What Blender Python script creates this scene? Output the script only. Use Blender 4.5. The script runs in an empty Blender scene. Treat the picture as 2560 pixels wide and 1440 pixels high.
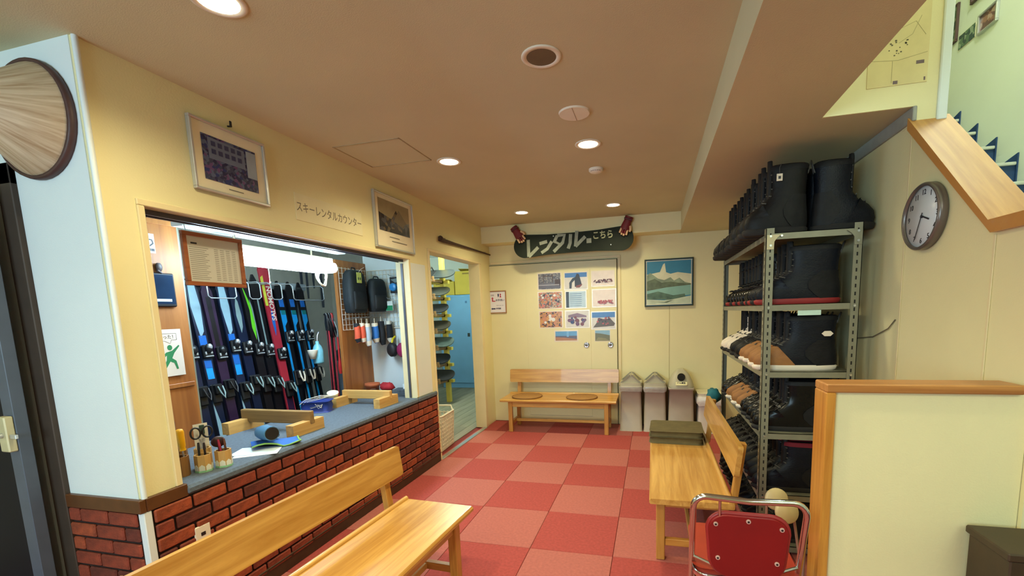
import bpy, math, random
from mathutils import Matrix, Vector
SC = bpy.context.scene
COL = SC.collection
PI = math.pi

# ---------------------------------------------------------------- camera
cam_d = bpy.data.cameras.new('camera')
cam = bpy.data.objects.new('camera', cam_d)
COL.objects.link(cam)
SC.camera = cam
_r = Vector((0.1272128135160091, 0.24169490443740838, -0.01611128212243741))
_R = Matrix.Rotation(_r.length, 3, _r.normalized()) @ Matrix(((1, 0, 0), (0, 0, -1), (0, 1, 0)))
_M = Matrix((_R[0], -_R[1], -_R[2])).transposed().to_4x4()
_M.translation = (0.72644, -3.39696, 1.42453)
cam.matrix_world = _M
cam_d.sensor_fit = 'HORIZONTAL'
cam_d.sensor_width = 36.0
cam_d.lens = 1089.824 / 2560 * 36.0
cam_d.shift_x = (1280 - 1362.49) / 2560
cam_d.shift_y = (915.77 - 720) / 2560
cam_d.clip_start = 0.02
cam_d.clip_end = 60

# ---------------------------------------------------------------- world, light, exposure
W = bpy.data.worlds.new('world')
SC.world = W
W.use_nodes = True
W.node_tree.nodes['Background'].inputs[0].default_value = (0.62, 0.78, 1.0, 1)
W.node_tree.nodes['Background'].inputs[1].default_value = 0.6
SC.view_settings.view_transform = 'Standard'
SC.view_settings.look = 'None'
SC.view_settings.gamma = 1.0
SC.view_settings.use_curve_mapping = False
SC.view_settings.exposure = 0.14
SC.cycles.max_bounces = 6
SC.cycles.adaptive_threshold = 0.025
SC.cycles.diffuse_bounces = 5
SC.cycles.glossy_bounces = 2
SC.cycles.transmission_bounces = 2
SC.cycles.caustics_reflective = False
SC.cycles.caustics_refractive = False


def area(name, loc, rot, sx, sy, power, color):
    d = bpy.data.lights.new(name, 'AREA')
    d.shape = 'RECTANGLE'
    d.size, d.size_y = sx, sy
    d.energy = power
    d.color = color
    o = bpy.data.objects.new(name, d)
    o.location = loc
    o.rotation_euler = rot
    COL.objects.link(o)
    return o


# daylight at the window in the wall behind the camera, and at the landing window up the stairs
E_STAIR = 105.0
E_TUBE, E_TUBE2 = 40.0, 400.0
area('daylight_rear_window', (-1.0, -5.62, 1.55), (PI / 2, 0, 0), 1.9, 1.3, 82, (0.58, 0.86, 1.0))
area('daylight_stair_window', (2.3, -5.62, 3.4), (PI / 2, 0, 0), 1.5, 1.4, 45, (0.90, 1.0, 0.80))


# ---------------------------------------------------------------- helpers
def lin(c):
    c = c / 255.0
    return c / 12.92 if c <= 0.04045 else ((c + 0.055) / 1.055) ** 2.4


def rgb(r, g, b):
    return (lin(r), lin(g), lin(b), 1.0)


MATS = {}


def mat(name, col, rough=0.6, metal=0.0, var=0.12, scale=12.0, bump=0.0, bscale=None, emit=None, estr=0.0, stretch=None, coat=0.0, trans=0.0):
    """A plain procedural paint / cloth / plastic: colour with a little noise and fine relief."""
    if name in MATS:
        return MATS[name]
    m = bpy.data.materials.new(name)
    m.use_nodes = True
    nt = m.node_tree
    b = nt.nodes['Principled BSDF']
    b.inputs['Roughness'].default_value = rough
    b.inputs['Metallic'].default_value = metal
    if coat:
        b.inputs['Coat Weight'].default_value = coat
    if trans:
        b.inputs['Transmission Weight'].default_value = trans
    if emit:
        b.inputs['Emission Color'].default_value = emit
        b.inputs['Emission Strength'].default_value = estr
    tc = nt.nodes.new('ShaderNodeTexCoord')
    mp = nt.nodes.new('ShaderNodeMapping')
    nt.links.new(tc.outputs['Object'], mp.inputs[0])
    if stretch:
        mp.inputs['Scale'].default_value = stretch
    nz = nt.nodes.new('ShaderNodeTexNoise')
    nz.inputs['Scale'].default_value = scale
    nz.inputs['Detail'].default_value = 4
    nt.links.new(mp.outputs[0], nz.inputs['Vector'])
    rp = nt.nodes.new('ShaderNodeMapRange')
    rp.inputs[1].default_value = 0.3
    rp.inputs[2].default_value = 0.7
    rp.inputs[3].default_value = 1 - var
    rp.inputs[4].default_value = 1 + var
    nt.links.new(nz.outputs['Fac'], rp.inputs[0])
    mx = nt.nodes.new('ShaderNodeVectorMath')
    mx.operation = 'SCALE'
    mx.inputs[0].default_value = col[:3]
    nt.links.new(rp.outputs[0], mx.inputs['Scale'])
    nt.links.new(mx.outputs[0], b.inputs['Base Color'])
    if bump:
        n2 = nt.nodes.new('ShaderNodeTexNoise')
        n2.inputs['Scale'].default_value = bscale or scale * 8
        nt.links.new(mp.outputs[0], n2.inputs['Vector'])
        bp = nt.nodes.new('ShaderNodeBump')
        bp.inputs['Strength'].default_value = bump
        bp.inputs['Distance'].default_value = 0.004
        nt.links.new(n2.outputs['Fac'], bp.inputs['Height'])
        nt.links.new(bp.outputs[0], b.inputs['Normal'])
    MATS[name] = m
    return m


def wood(name, c1, c2, rough=0.4, axis=0, scale=1.0, coat=0.0):
    """Long-grained wood; grain runs along the object's own axis 0, 1 or 2."""
    if name in MATS:
        return MATS[name]
    m = bpy.data.materials.new(name)
    m.use_nodes = True
    nt = m.node_tree
    b = nt.nodes['Principled BSDF']
    b.inputs['Roughness'].default_value = rough
    b.inputs['Coat Weight'].default_value = coat
    tc = nt.nodes.new('ShaderNodeTexCoord')
    mp = nt.nodes.new('ShaderNodeMapping')
    s = [26.0 * scale] * 3
    if axis == 3:
        s[1] = s[2] = 1.6 * scale
    else:
        s[axis] = 1.6 * scale
    mp.inputs['Scale'].default_value = s
    nt.links.new(tc.outputs['Object'], mp.inputs[0])
    nz = nt.nodes.new('ShaderNodeTexNoise')
    nz.inputs['Scale'].default_value = 1.0
    nz.inputs['Detail'].default_value = 6
    nz.inputs['Roughness'].default_value = 0.6
    nz.inputs['Distortion'].default_value = 0.6
    nt.links.new(mp.outputs[0], nz.inputs['Vector'])
    cr = nt.nodes.new('ShaderNodeValToRGB')
    cr.color_ramp.elements[0].position = 0.32
    cr.color_ramp.elements[0].color = c1
    cr.color_ramp.elements[1].position = 0.68
    cr.color_ramp.elements[1].color = c2
    nt.links.new(nz.outputs['Fac'], cr.inputs[0])
    nt.links.new(cr.outputs[0], b.inputs['Base Color'])
    bp = nt.nodes.new('ShaderNodeBump')
    bp.inputs['Strength'].default_value = 0.12
    bp.inputs['Distance'].default_value = 0.002
    nt.links.new(nz.outputs['Fac'], bp.inputs['Height'])
    nt.links.new(bp.outputs[0], b.inputs['Normal'])
    MATS[name] = m
    return m


class MB:
    """Collects shapes and links them as ONE mesh object."""

    def __init__(s):
        s.v, s.f, s.mi, s.sm = [], [], [], []
        s.T = Matrix.Identity(4)
        s.m = 0

    def add(s, vs, fs, smooth=False):
        n = len(s.v)
        s.v += [tuple(s.T @ Vector(p)) for p in vs]
        for f in fs:
            s.f.append(tuple(i + n for i in f))
            s.mi.append(s.m)
            s.sm.append(smooth)
        return s

    def box(s, x0, x1, y0, y1, z0, z1, bev=0.0):
        if bev <= 0:
            vs = [(x, y, z) for z in (z0, z1) for y in (y0, y1) for x in (x0, x1)]
            fs = [(0, 2, 3, 1), (4, 5, 7, 6), (0, 1, 5, 4), (2, 6, 7, 3), (0, 4, 6, 2), (1, 3, 7, 5)]
            return s.add(vs, fs)
        b = min(bev, (x1 - x0) * .49, (y1 - y0) * .49, (z1 - z0) * .49)
        lo, hi = (x0, y0, z0), (x1, y1, z1)
        vs, ix = [], {}
        for c in range(8):
            sg = [(c >> k) & 1 for k in range(3)]
            for a in range(3):
                p = [hi[k] - b if sg[k] else lo[k] + b for k in range(3)]
                p[a] = hi[a] if sg[a] else lo[a]
                ix[(c, a)] = len(vs)
                vs.append(p)
        fs = []
        for a in range(3):
            u, w = (a + 1) % 3, (a + 2) % 3
            for d in (0, 1):
                q = [d << a, (d << a) | (1 << u), (d << a) | (1 << u) | (1 << w), (d << a) | (1 << w)]
                f = [ix[(c, a)] for c in q]
                fs.append(f if d else f[::-1])
        for a in range(3):
            u, w = (a + 1) % 3, (a + 2) % 3
            for du in (0, 1):
                for dw in (0, 1):
                    c0 = (du << u) | (dw << w)
                    c1 = c0 | (1 << a)
                    f = [ix[(c0, u)], ix[(c1, u)], ix[(c1, w)], ix[(c0, w)]]
                    fs.append(f if du != dw else f[::-1])
        for c in range(8):
            f = [ix[(c, 0)], ix[(c, 1)], ix[(c, 2)]]
            fs.append(f if bin(c).count('1') % 2 else f[::-1])
        return s.add(vs, fs)

    def ring(s, rings, cap0=True, cap1=True, smooth=True, closed=False):
        n = len(rings[0])
        vs = [p for r in rings for p in r]
        fs = []
        m = len(rings)
        for i in range(m if closed else m - 1):
            j = (i + 1) % m
            for k in range(n):
                l = (k + 1) % n
                fs.append((i * n + k, i * n + l, j * n + l, j * n + k))
        s.add(vs, fs, smooth)
        if not closed:
            if cap0:
                s.add(rings[0], [tuple(range(n))[::-1]])
            if cap1:
                s.add(rings[-1], [tuple(range(n))])
        return s

    def cyl(s, p0, p1, r0, r1=None, n=12, smooth=True):
        r1 = r0 if r1 is None else r1
        p0, p1 = Vector(p0), Vector(p1)
        d = (p1 - p0).normalized()
        a = d.orthogonal().normalized()
        b = d.cross(a)
        rr = []
        for p, r in ((p0, r0), (p1, r1)):
            rr.append([p + (a * math.cos(t) + b * math.sin(t)) * r for t in [2 * PI * k / n for k in range(n)]])
        return s.ring(rr, smooth=smooth)

    def tube(s, pts, r, n=8, closed=False):
        pts = [Vector(p) for p in pts]
        m = len(pts)
        a = None
        rr = []
        for i in range(m):
            if closed:
                d = (pts[(i + 1) % m] - pts[i - 1]).normalized()
            else:
                d = (pts[min(i + 1, m - 1)] - pts[max(i - 1, 0)]).normalized()
            a = d.orthogonal().normalized() if a is None else (a - d * a.dot(d)).normalized()
            b = d.cross(a)
            ri = r[i] if isinstance(r, (list, tuple)) else r
            rr.append([pts[i] + (a * math.cos(t) + b * math.sin(t)) * ri for t in [2 * PI * k / n for k in range(n)]])
        return s.ring(rr, closed=closed)

    def lathe(s, prof, n=24, o=(0, 0, 0), smooth=True, cap1=True):
        rr = [[(o[0] + r * math.cos(2 * PI * k / n), o[1] + r * math.sin(2 * PI * k / n), o[2] + z) for k in range(n)] for r, z in prof]
        return s.ring(rr, smooth=smooth, cap1=cap1)

    def ell(s, c, r, nu=12, nv=8):
        rr = []
        for j in range(1, nv):
            t = PI * j / nv
            rr.append([(c[0] + r[0] * math.sin(t) * math.cos(2 * PI * k / nu), c[1] + r[1] * math.sin(t) * math.sin(2 * PI * k / nu), c[2] - r[2] * math.cos(t)) for k in range(nu)])
        return s.ring(rr)

    def prism(s, poly, d0, d1, axis='y', smooth=False):
        """poly in (u, v); axis y: u->x v->z ; axis z: u->x v->y ; axis x: u->y v->z."""
        def P(u, v, d):
            return {'y': (u, d, v), 'z': (u, v, d), 'x': (d, u, v)}[axis]
        n = len(poly)
        ar = sum(poly[i][0] * poly[(i + 1) % n][1] - poly[(i + 1) % n][0] * poly[i][1] for i in range(n))
        if ar < 0:
            poly = poly[::-1]
        if axis == 'y':
            d0, d1 = max(d0, d1), min(d0, d1)
        else:
            d0, d1 = min(d0, d1), max(d0, d1)
        vs = [P(u, v, d0) for u, v in poly] + [P(u, v, d1) for u, v in poly]
        fs = [tuple(range(n))[::-1], tuple(range(n, 2 * n))]
        s.add(vs, fs)
        return s.add(vs, [(i, (i + 1) % n, n + (i + 1) % n, n + i) for i in range(n)], smooth)

    def build(s, name, mats, parent=None, loc=None, rotz=0.0, rot=None):
        me = bpy.data.meshes.new(name)
        me.from_pydata(s.v, [], s.f)
        for m in (mats if isinstance(mats, (list, tuple)) else [mats]):
            me.materials.append(m)
        me.polygons.foreach_set('material_index', s.mi)
        me.polygons.foreach_set('use_smooth', s.sm)
        me.update()
        o = bpy.data.objects.new(name, me)
        COL.objects.link(o)
        if parent:
            o.parent = parent
        if loc:
            o.location = loc
        if rot:
            o.rotation_euler = rot
        elif rotz:
            o.rotation_euler = (0, 0, rotz)
        return o


def tag(o, label, cat, group=None, kind=None):
    o['label'] = label
    o['category'] = cat
    if group:
        o['group'] = group
    if kind:
        o['kind'] = kind
    return o


def thing(name, label, cat, loc=(0, 0, 0), rotz=0.0, group=None, rot=None):
    o = bpy.data.objects.new(name, None)
    o.empty_display_size = 0.05
    COL.objects.link(o)
    o.location = loc
    o.rotation_euler = rot or (0, 0, rotz)
    return tag(o, label, cat, group)


def struct(name, mb, m, label, cat):
    o = mb.build(name, m)
    return tag(o, label, cat, kind='structure')


def dup(root, loc, rotz=None, label=None, group=None, mats=None, rot=None, scale=None):
    """A copy of a thing with copies of its parts and sub-parts; mats maps a part's name to its material in this copy."""
    def cp(o, parent):
        c = o.copy()
        COL.objects.link(c)
        c.parent = parent
        base = o.name.split('.')[0]
        if mats and base in mats and c.type == 'MESH':
            c.material_slots[0].link = 'OBJECT'
            c.material_slots[0].material = mats[base]
        for ch in o.children:
            cp(ch, c)
        return c
    r = cp(root, None)
    r.location = loc
    if rot is not None:
        r.rotation_euler = rot
    elif rotz is not None:
        r.rotation_euler = (0, 0, rotz)
    if scale:
        r.scale = scale
    if label:
        r['label'] = label
    if group:
        r['group'] = group
    return r


def text(s, size, m, parent, loc, name='lettering', rot=(PI / 2, 0, 0), bold=0.0, sx=1.0, shear=0.0, depth=0.0004):
    """Flat lettering as a thin mesh, centred on loc; by default it stands upright and faces -y."""
    cu = bpy.data.curves.new(name, 'FONT')
    cu.body = s
    cu.size = size
    cu.align_x = 'CENTER'
    cu.align_y = 'CENTER'
    cu.offset = bold
    cu.extrude = depth
    cu.shear = shear
    cu.resolution_u = 3
    t = bpy.data.objects.new(name, cu)
    COL.objects.link(t)
    dg = bpy.context.evaluated_depsgraph_get()
    me = bpy.data.meshes.new_from_object(t.evaluated_get(dg))
    bpy.data.objects.remove(t)
    bpy.data.curves.remove(cu)
    me.name = name
    me.materials.clear()
    me.materials.append(m)
    o = bpy.data.objects.new(name, me)
    COL.objects.link(o)
    o.parent = parent
    o.location = loc
    o.rotation_euler = rot
    o.scale = (sx, 1, 1)
    return o


def rrect(x0, x1, z0, z1, r, n=4):
    pts = []
    for cx, cz, a0 in ((x1 - r, z0 + r, -PI / 2), (x1 - r, z1 - r, 0), (x0 + r, z1 - r, PI / 2), (x0 + r, z0 + r, PI)):
        for k in range(n + 1):
            t = a0 + PI / 2 * k / n
            pts.append((cx + r * math.cos(t), cz + r * math.sin(t)))
    return pts


def ordinal(n):
    return ['first', 'second', 'third', 'fourth', 'fifth', 'sixth', 'seventh', 'eighth', 'ninth', 'tenth', 'eleventh', 'twelfth', 'thirteenth', 'fourteenth', 'fifteenth'][n]


# ---------------------------------------------------------------- materials of the shell
M_wall = mat('cream_wall_paint', rgb(229, 221, 174), 0.55, var=0.04, scale=2.5, bump=0.15, bscale=160)
M_white = mat('white_wall_paint', rgb(220, 230, 232), 0.5, var=0.03, scale=2, bump=0.1, bscale=160)
M_ceil = mat('beige_ceiling_paint', rgb(200, 193, 158), 0.8, var=0.04, scale=2, bump=0.2, bscale=220)
M_brown = mat('dark_brown_trim', rgb(86, 52, 26), 0.4, var=0.15, scale=20)
M_base = mat('dark_baseboard', rgb(58, 40, 24), 0.5, var=0.2, scale=15)
M_mortar = mat('dark_mortar', rgb(38, 18, 14), 0.9, var=0.2, scale=40, bump=0.3)
M_bricks = [mat('brick_red', rgb(122, 50, 30), 0.75, var=0.38, scale=22, bump=0.6, bscale=90),
            mat('brick_orange', rgb(138, 62, 34), 0.75, var=0.4, scale=26, bump=0.6, bscale=90),
            mat('brick_dark', rgb(92, 38, 26), 0.8, var=0.4, scale=24, bump=0.6, bscale=90)]
M_tileA = mat('carpet_light_red', rgb(178, 100, 90), 0.95, var=0.10, scale=60, bump=0.7, bscale=420)
M_tileB = mat('carpet_dark_red', rgb(168, 70, 64), 0.95, var=0.14, scale=60, bump=0.7, bscale=420)
M_joint = mat('carpet_joint', rgb(120, 40, 40), 0.95)
M_casing = mat('casing_cream', rgb(226, 212, 168), 0.45, var=0.04, scale=6)
M_alu = mat('aluminium', rgb(200, 205, 205), 0.3, 0.9, var=0.05)
M_wood = wood('honey_wood', rgb(176, 124, 54), rgb(216, 170, 94), 0.32, 0, coat=0.25)
M_woodz = wood('honey_wood_upright', rgb(172, 116, 48), rgb(206, 156, 80), 0.36, 2, coat=0.2)
M_woody = wood('honey_wood_deep', rgb(178, 118, 48), rgb(214, 158, 80), 0.36, 1, coat=0.2)

# ---------------------------------------------------------------- the setting
XL, YB, ZC, ZS = -1.315, 2.015, 2.473, 2.277

fl = MB().box(-3.0, 3.4, -5.6, 2.2, -0.12, -0.010)
floor = struct('floor', fl, M_joint, 'red checkered carpet tile floor of the rental lobby', 'floor')
rnd = random.Random(4)
tile_me = {}
for i in range(-3, 4):
    for j in range(-4, 7):
        x0, x1 = i * .5, i * .5 + .5
        y1, y0 = -j * .5, -j * .5 - .5
        x0, x1 = max(x0, XL - .06), min(x1, 1.86)
        y1 = min(y1, 2.014)
        if y1 - y0 < .02 or x1 - x0 < .02:
            continue
        key = (round(x1 - x0, 3), round(y1 - y0, 3), (i + j) % 2)
        if key not in tile_me:
            o = MB().box(-(x1 - x0) / 2 + .0012, (x1 - x0) / 2 - .0012, -(y1 - y0) / 2 + .0012, (y1 - y0) / 2 - .0012, -.012, 0.0, bev=.002).build(
                'carpet_tile', M_tileB if (i + j) % 2 else M_tileA, floor)
            tile_me[key] = o.data
        else:
            o = bpy.data.objects.new('carpet_tile', tile_me[key])
            COL.objects.link(o)
            o.parent = floor
        o.location = ((x0 + x1) / 2, (y0 + y1) / 2, rnd.uniform(-.0006, 0))

# counter wall with the long service opening and the doorway
wl = MB()
TH = 0.12
for y0, y1, z0, z1 in ((-2.135, -1.975, .655, ZC), (-1.975, .405, 1.91, ZC), (.045, .405, .655, 1.91), (-2.135, .405, 0, .655), (.405, 1.63, 2.035, ZC), (1.63, YB, 0, ZC)):
    wl.box(XL - TH, XL, y0, y1, z0, z1)
wall_left = struct('wall_left', wl, M_wall, 'cream wall with the long service opening and the doorway', 'wall')
MB().box(XL - TH, XL + .004, .072, .33, .70, 1.885, .003).build('white_panel', M_white, wall_left)
# brick facing below the counter: mortar bed plus one object for each brick
MB().box(XL - .005, XL + .004, -2.112, .392, .08, .66).build('mortar_bed', M_mortar, wall_left)
brick_me = {}
rnd = random.Random(7)


def brick(w, h, m, parent, loc, rotz):
    key = (round(w, 3), round(h, 3), m)
    if key not in brick_me:
        o = MB().box(-w / 2, w / 2, -.010, .004, -h / 2, h / 2, bev=.005).build('brick', M_bricks[m], parent)
        brick_me[key] = o.data
    else:
        o = bpy.data.objects.new('brick', brick_me[key])
        COL.objects.link(o)
        o.parent = parent
    o.location = loc
    o.rotation_euler = (0, 0, rotz)


BW, BH, PH = .165, .056, .066
for r in range(9):
    zc = .655 - .033 - r * PH
    y = -2.108 - (r % 2) * BW / 2
    while y < .385:
        a, b = max(y, -2.106), min(y + BW - .010, .388)
        if b - a > .02:
            brick(b - a, BH, rnd.choice((0, 0, 1, 1, 2)), wall_left, (XL + .006 + rnd.uniform(0, .003), (a + b) / 2, zc), PI / 2)
        y += BW
# trims on the left wall
struct('trim_1', MB().box(XL - .02, XL + .016, -2.1295, -1.962, .655, .712, .003), M_brown, 'dark brown cap strip above the bricks at the pillar', 'trim')
struct('trim_2', MB().box(XL - .02, XL + .013, -2.143, -2.112, 0, .655, .003), M_white, 'white corner bead at the edge of the brick facing', 'trim')
struct('baseboard_left', MB().box(XL - .01, XL + .014, -2.11, .392, 0, .085, .003).box(XL - .01, XL + .020, -2.11, .392, .078, .09, .002), M_base, 'dark baseboard below the brick counter front', 'baseboard')
tr = MB()
tr.box(XL - TH, XL + .010, -2.002, -1.975, .712, 1.909, .003)
tr.box(XL - .02, XL + .010, -2.002, .072, 1.9095, 1.937, .003)
tr.box(XL - TH, XL + .008, .0445, .072, .702, 1.909, .003)
struct('trim_3', tr, M_casing, 'cream casing around the service opening', 'trim')
tr = MB()
tr.box(XL - TH - .01, XL + .012, .392, .418, 0, 2.0235, .003)
tr.box(XL - TH - .01, XL + .012, .392, 1.70, 2.024, 2.05, .003)
tr.box(XL - TH - .01, XL + .012, 1.628, 1.70, 0, 2.0235, .003)
struct('trim_4', tr, M_casing, 'cream casing around the doorway by the service counter', 'trim')
struct('trim_5', MB().box(XL - .035, XL + .02, .418, 1.628, -.004, .008, .004), M_alu, 'aluminium threshold strip in the doorway', 'trim')
struct('trim_6', MB().cyl((XL + .006, -2.128, .712), (XL + .006, -2.128, ZC), .010, n=8), M_white, 'pale corner bead of the pillar', 'trim')
# dark sliding rails of the opening
rl = MB()
for dx in (.045, .09):
    rl.box(XL - dx - .010, XL - dx, -1.974, .0442, 1.888, 1.9095)
rl.box(XL - .070, XL - .050, .036, .0442, .702, 1.876)
struct('trim_7', rl, mat('dark_rail', rgb(84, 86, 96), 0.4, 0.3), 'dark sliding window rail along the top of the opening', 'trim')

# pillar face towards the camera
wp = MB().box(-3.0, XL - .010, -2.138, -2.02, 0, ZC)
wall_front = struct('wall_front', wp, M_white, 'white painted pillar face beside the dark door', 'wall')
MB().box(XL - .50, XL - .002, -2.142, -2.13, 0, .66).build('mortar_bed', M_mortar, wall_front)
for r in range(10):
    zc = .655 - .033 - r * PH
    x = XL - .02
    k = 0
    x += (r % 2) * BW / 2
    while x > XL - .46:
        a, b = max(x - BW + .010, XL - .46), min(x, XL - .018)
        if b - a > .02:
            brick(b - a, BH, rnd.choice((0, 0, 1, 2)), wall_front, ((a + b) / 2, -2.142 - rnd.uniform(0, .003), zc), 0)
        x -= BW
struct('trim_8', MB().box(XL - .46, XL + .016, -2.156, -2.13, .655, .712, .003), M_brown, 'dark brown cap strip on the pillar face', 'trim')
struct('wall_rear', MB().box(-3.1, -1.95, -5.7, -5.6, 0, 5).box(-.05, 1.55, -5.7, -5.6, 0, 5).box(3.05, 3.4, -5.7, -5.6, 0, 5).box(-1.95, -.05, -5.7, -5.6, 0, .9).box(-1.95, -.05, -5.7, -5.6, 2.2, 5).box(1.55, 3.05, -5.7, -5.6, 0, 2.7).box(1.55, 3.05, -5.7, -5.6, 4.1, 5),
       M_wall, 'cream wall with windows behind the viewer', 'wall')
struct('wall_far_left', MB().box(-3.1, -3.0, -5.6, -2.1, 0, 2.6), M_wall, 'cream wall left of the dark door', 'wall')

# ceiling, dropped soffit, beam
ce = MB().box(-3.1, 1.03, -5.6, YB, ZC, ZC + .1)
ceiling = struct('ceiling', ce, M_ceil, 'beige ceiling with recessed downlights', 'ceiling')
hb = MB()
for a, b, c, d in ((-1.19, -.73, -.95, -.942), (-1.19, -.73, -.558, -.55), (-1.19, -1.182, -.95, -.55), (-.738, -.73, -.95, -.55)):
    hb.box(a, b, c, d, ZC - .003, ZC + .01, .001)
hb.build('hatch_frame', mat('hatch_edge', rgb(168, 152, 116), .8), ceiling)
sf = MB().box(1.03, 1.49, -5.6, YB, ZS, ZC + .1).box(1.49, 1.86, -.992, YB, ZS, ZC + .1)
struct('ceiling_soffit', sf, M_ceil, 'lower beige soffit over the boot shelves, beside the stairwell', 'ceiling')
struct('trim_9', MB().box(XL, 1.03, 1.765, YB, ZS, ZC), M_wall, 'cream beam along the top of the back wall', 'trim')
struct('trim_10', MB().box(1.846, 1.862, -1.01, YB, ZS - .062, ZS, .003), mat('grey_trim', rgb(150, 152, 146), .5), 'grey trim where the soffit meets the clock wall', 'trim')

# back wall
wb = MB().box(-1.435, 1.98, YB, YB + .12, 0, ZC)
wall_back = struct('wall_back', wb, M_wall, 'cream back wall behind the bench and the bins', 'wall')
MB().box(.918, .923, YB - .0015, YB, 0, 1.45).build('panel_joint', mat('joint_line', rgb(168, 156, 108), .7), wall_back)  # darker strip marks the vertical panel seam
# right wall (clock wall) with sloping top towards the viewer
XR = 1.86
wr = MB().prism([(YB, 0), (YB, ZS), (-1.0, ZS), (-1.0, 2.19), (-1.525, 1.655), (-1.772, 1.655), (-1.772, 0)], XR, XR + .10, 'x')
wall_right = struct('wall_right', wr, M_wall, 'cream stair wall that carries the round clock', 'wall')
for yy, zt in ((-.985, 2.21), (-1.548, 1.64)):
    MB().box(XR - .004, XR, yy - .006, yy + .006, 1.0 if yy < -1.2 else 0, zt, .0015).build('panel_joint', M_casing, wall_right)
struct('baseboard_right', MB().box(XR - .012, XR, -1.66, YB, 0, .07, .002), M_base, 'dark baseboard under the clock wall', 'baseboard')
# sloping wooden hand rail cap
cap = MB()
pr = [(-.985, 2.235), (-1.54, 1.69), (-1.79, 1.69), (-1.79, 1.645), (-1.555, 1.645), (-.985, 2.185)]
cap.prism(pr, XR - .022, XR + .135, 'x')
struct('trim_11', cap, wood('cap_wood', rgb(176, 118, 56), rgb(206, 150, 82), .36, 3, coat=.2), 'wide wooden cap that slopes down along the stair wall', 'trim')

# stairwell: poster wall, upper walls, flight of stairs
struct('wall_stair', MB().box(1.49, XR - .002, -1.003, -.9925, ZS, 4.9).box(XR - .002, XR + .10, -1.003, -.9, ZS - .07, 4.9), M_wall, 'pale wall above the soffit that carries the floor plan poster', 'wall')
struct('trim_12', MB().box(XR + .075, XR + .112, -1.016, -.86, 2.205, 4.9, .004), M_white, 'white corner post of the stairwell wall', 'trim')
struct('wall_stair_side', MB().box(3.2, 3.3, -5.6, 3.2, 0, 4.9), mat('stair_wall_paint', rgb(224, 232, 218), .55, var=.03, scale=2, bump=.1, bscale=160), 'pale green stair wall with small framed pictures', 'wall')
struct('wall_stair_inner', MB().box(XR, XR + .10, -.9, 3.2, ZS, 4.9).box(1.39, 1.49, -5.6, -.9, ZC, 4.9).box(XR, 3.3, 3.2, 3.3, 0, 4.9), M_wall, 'inner wall of the stairwell above the lobby', 'wall')
struct('ceiling_stair', MB().box(1.39, 3.3, -5.6, 3.3, 4.9, 5.0), M_white, 'white ceiling high above the stairs', 'ceiling')
M_navy = mat('navy_riser', rgb(30, 62, 104), .6, var=.1, scale=30)
M_tread = mat('pale_tread', rgb(196, 200, 186), .6, var=.05)
stairs = thing('staircase', 'flight of stairs with navy risers and pale nosings going up behind the wooden cap', 'stairs', (0, 0, 0))
for n in range(15):
    zt, ya = 2.541 + (n - 11) * .18, .72 + (n - 11) * .22
    if zt < .1:
        continue
    MB().box(XR + .11, 3.198, ya, ya + .235, zt - .18, zt - .02).build('riser', M_navy, stairs)
    MB().box(XR + .11, 3.186, ya - .018, ya + .22, zt - .022, zt, .004).build('tread', M_tread, stairs)
    MB().prism([(ya - .012, zt - .16), (ya - .012, zt + .06), (ya + .20, zt + .004), (ya + .20, zt - .16)], 3.19, 3.199, 'x').build('skirting', M_navy, stairs)
t = thing('added_stair_lamp', 'added round white lamp, out of view, brightening the stair wall', 'lamp', (2.55, -.7, 4.9))  # unseen lamp added to brighten the stair wall
MB().lathe([(.001, -.08), (.12, -.075), (.19, -.04), (.20, 0), (.001, 0)][::-1], 28).build('globe', mat('added_stair_globe', (.9, 1, .9, 1), .4, emit=(.90, 1.0, .88, 1), estr=E_STAIR, var=0), t)
# ---------------------------------------------------------------- ceiling fittings
M_lens = mat('warm_lens', (1, .85, .6, 1), .4, emit=(1.0, 0.80, 0.50, 1), estr=14.0, var=0)
M_offw = mat('off_white_plastic', rgb(226, 218, 200), .45, var=.03)
M_black = mat('black_plastic', rgb(24, 24, 26), .45, var=.1)


def downlight(x, y, lit, label):
    t = thing('downlight', label, 'downlight', (x, y, ZC), group='recessed ceiling downlights')
    rg = MB()
    pr = [(.060, .004), (.082, .004), (.084, -.003), (.078, -.006), (.062, -.004)]
    rg.ring([[(r * math.cos(2 * PI * k / 28), r * math.sin(2 * PI * k / 28), z) for k in range(28)] for r, z in pr], closed=True)
    rg.build('trim_ring', M_offw, t)
    MB().cyl((0, 0, .001), (0, 0, -.0035), .064, n=28).build('lens', M_lens if lit else mat('dark_recess', rgb(96, 78, 58), .5), t)
    if lit:
        d = bpy.data.lights.new('bulb', 'SPOT')
        d.energy = P_DOWN
        d.color = (0.97, 0.85, 0.51)
        d.spot_size = 2.75
        d.spot_blend = 0.9
        d.shadow_soft_size = 0.05
        b = bpy.data.objects.new('bulb', d)
        COL.objects.link(b)
        b.parent = t
        b.location = (0, 0, -.012)


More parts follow.
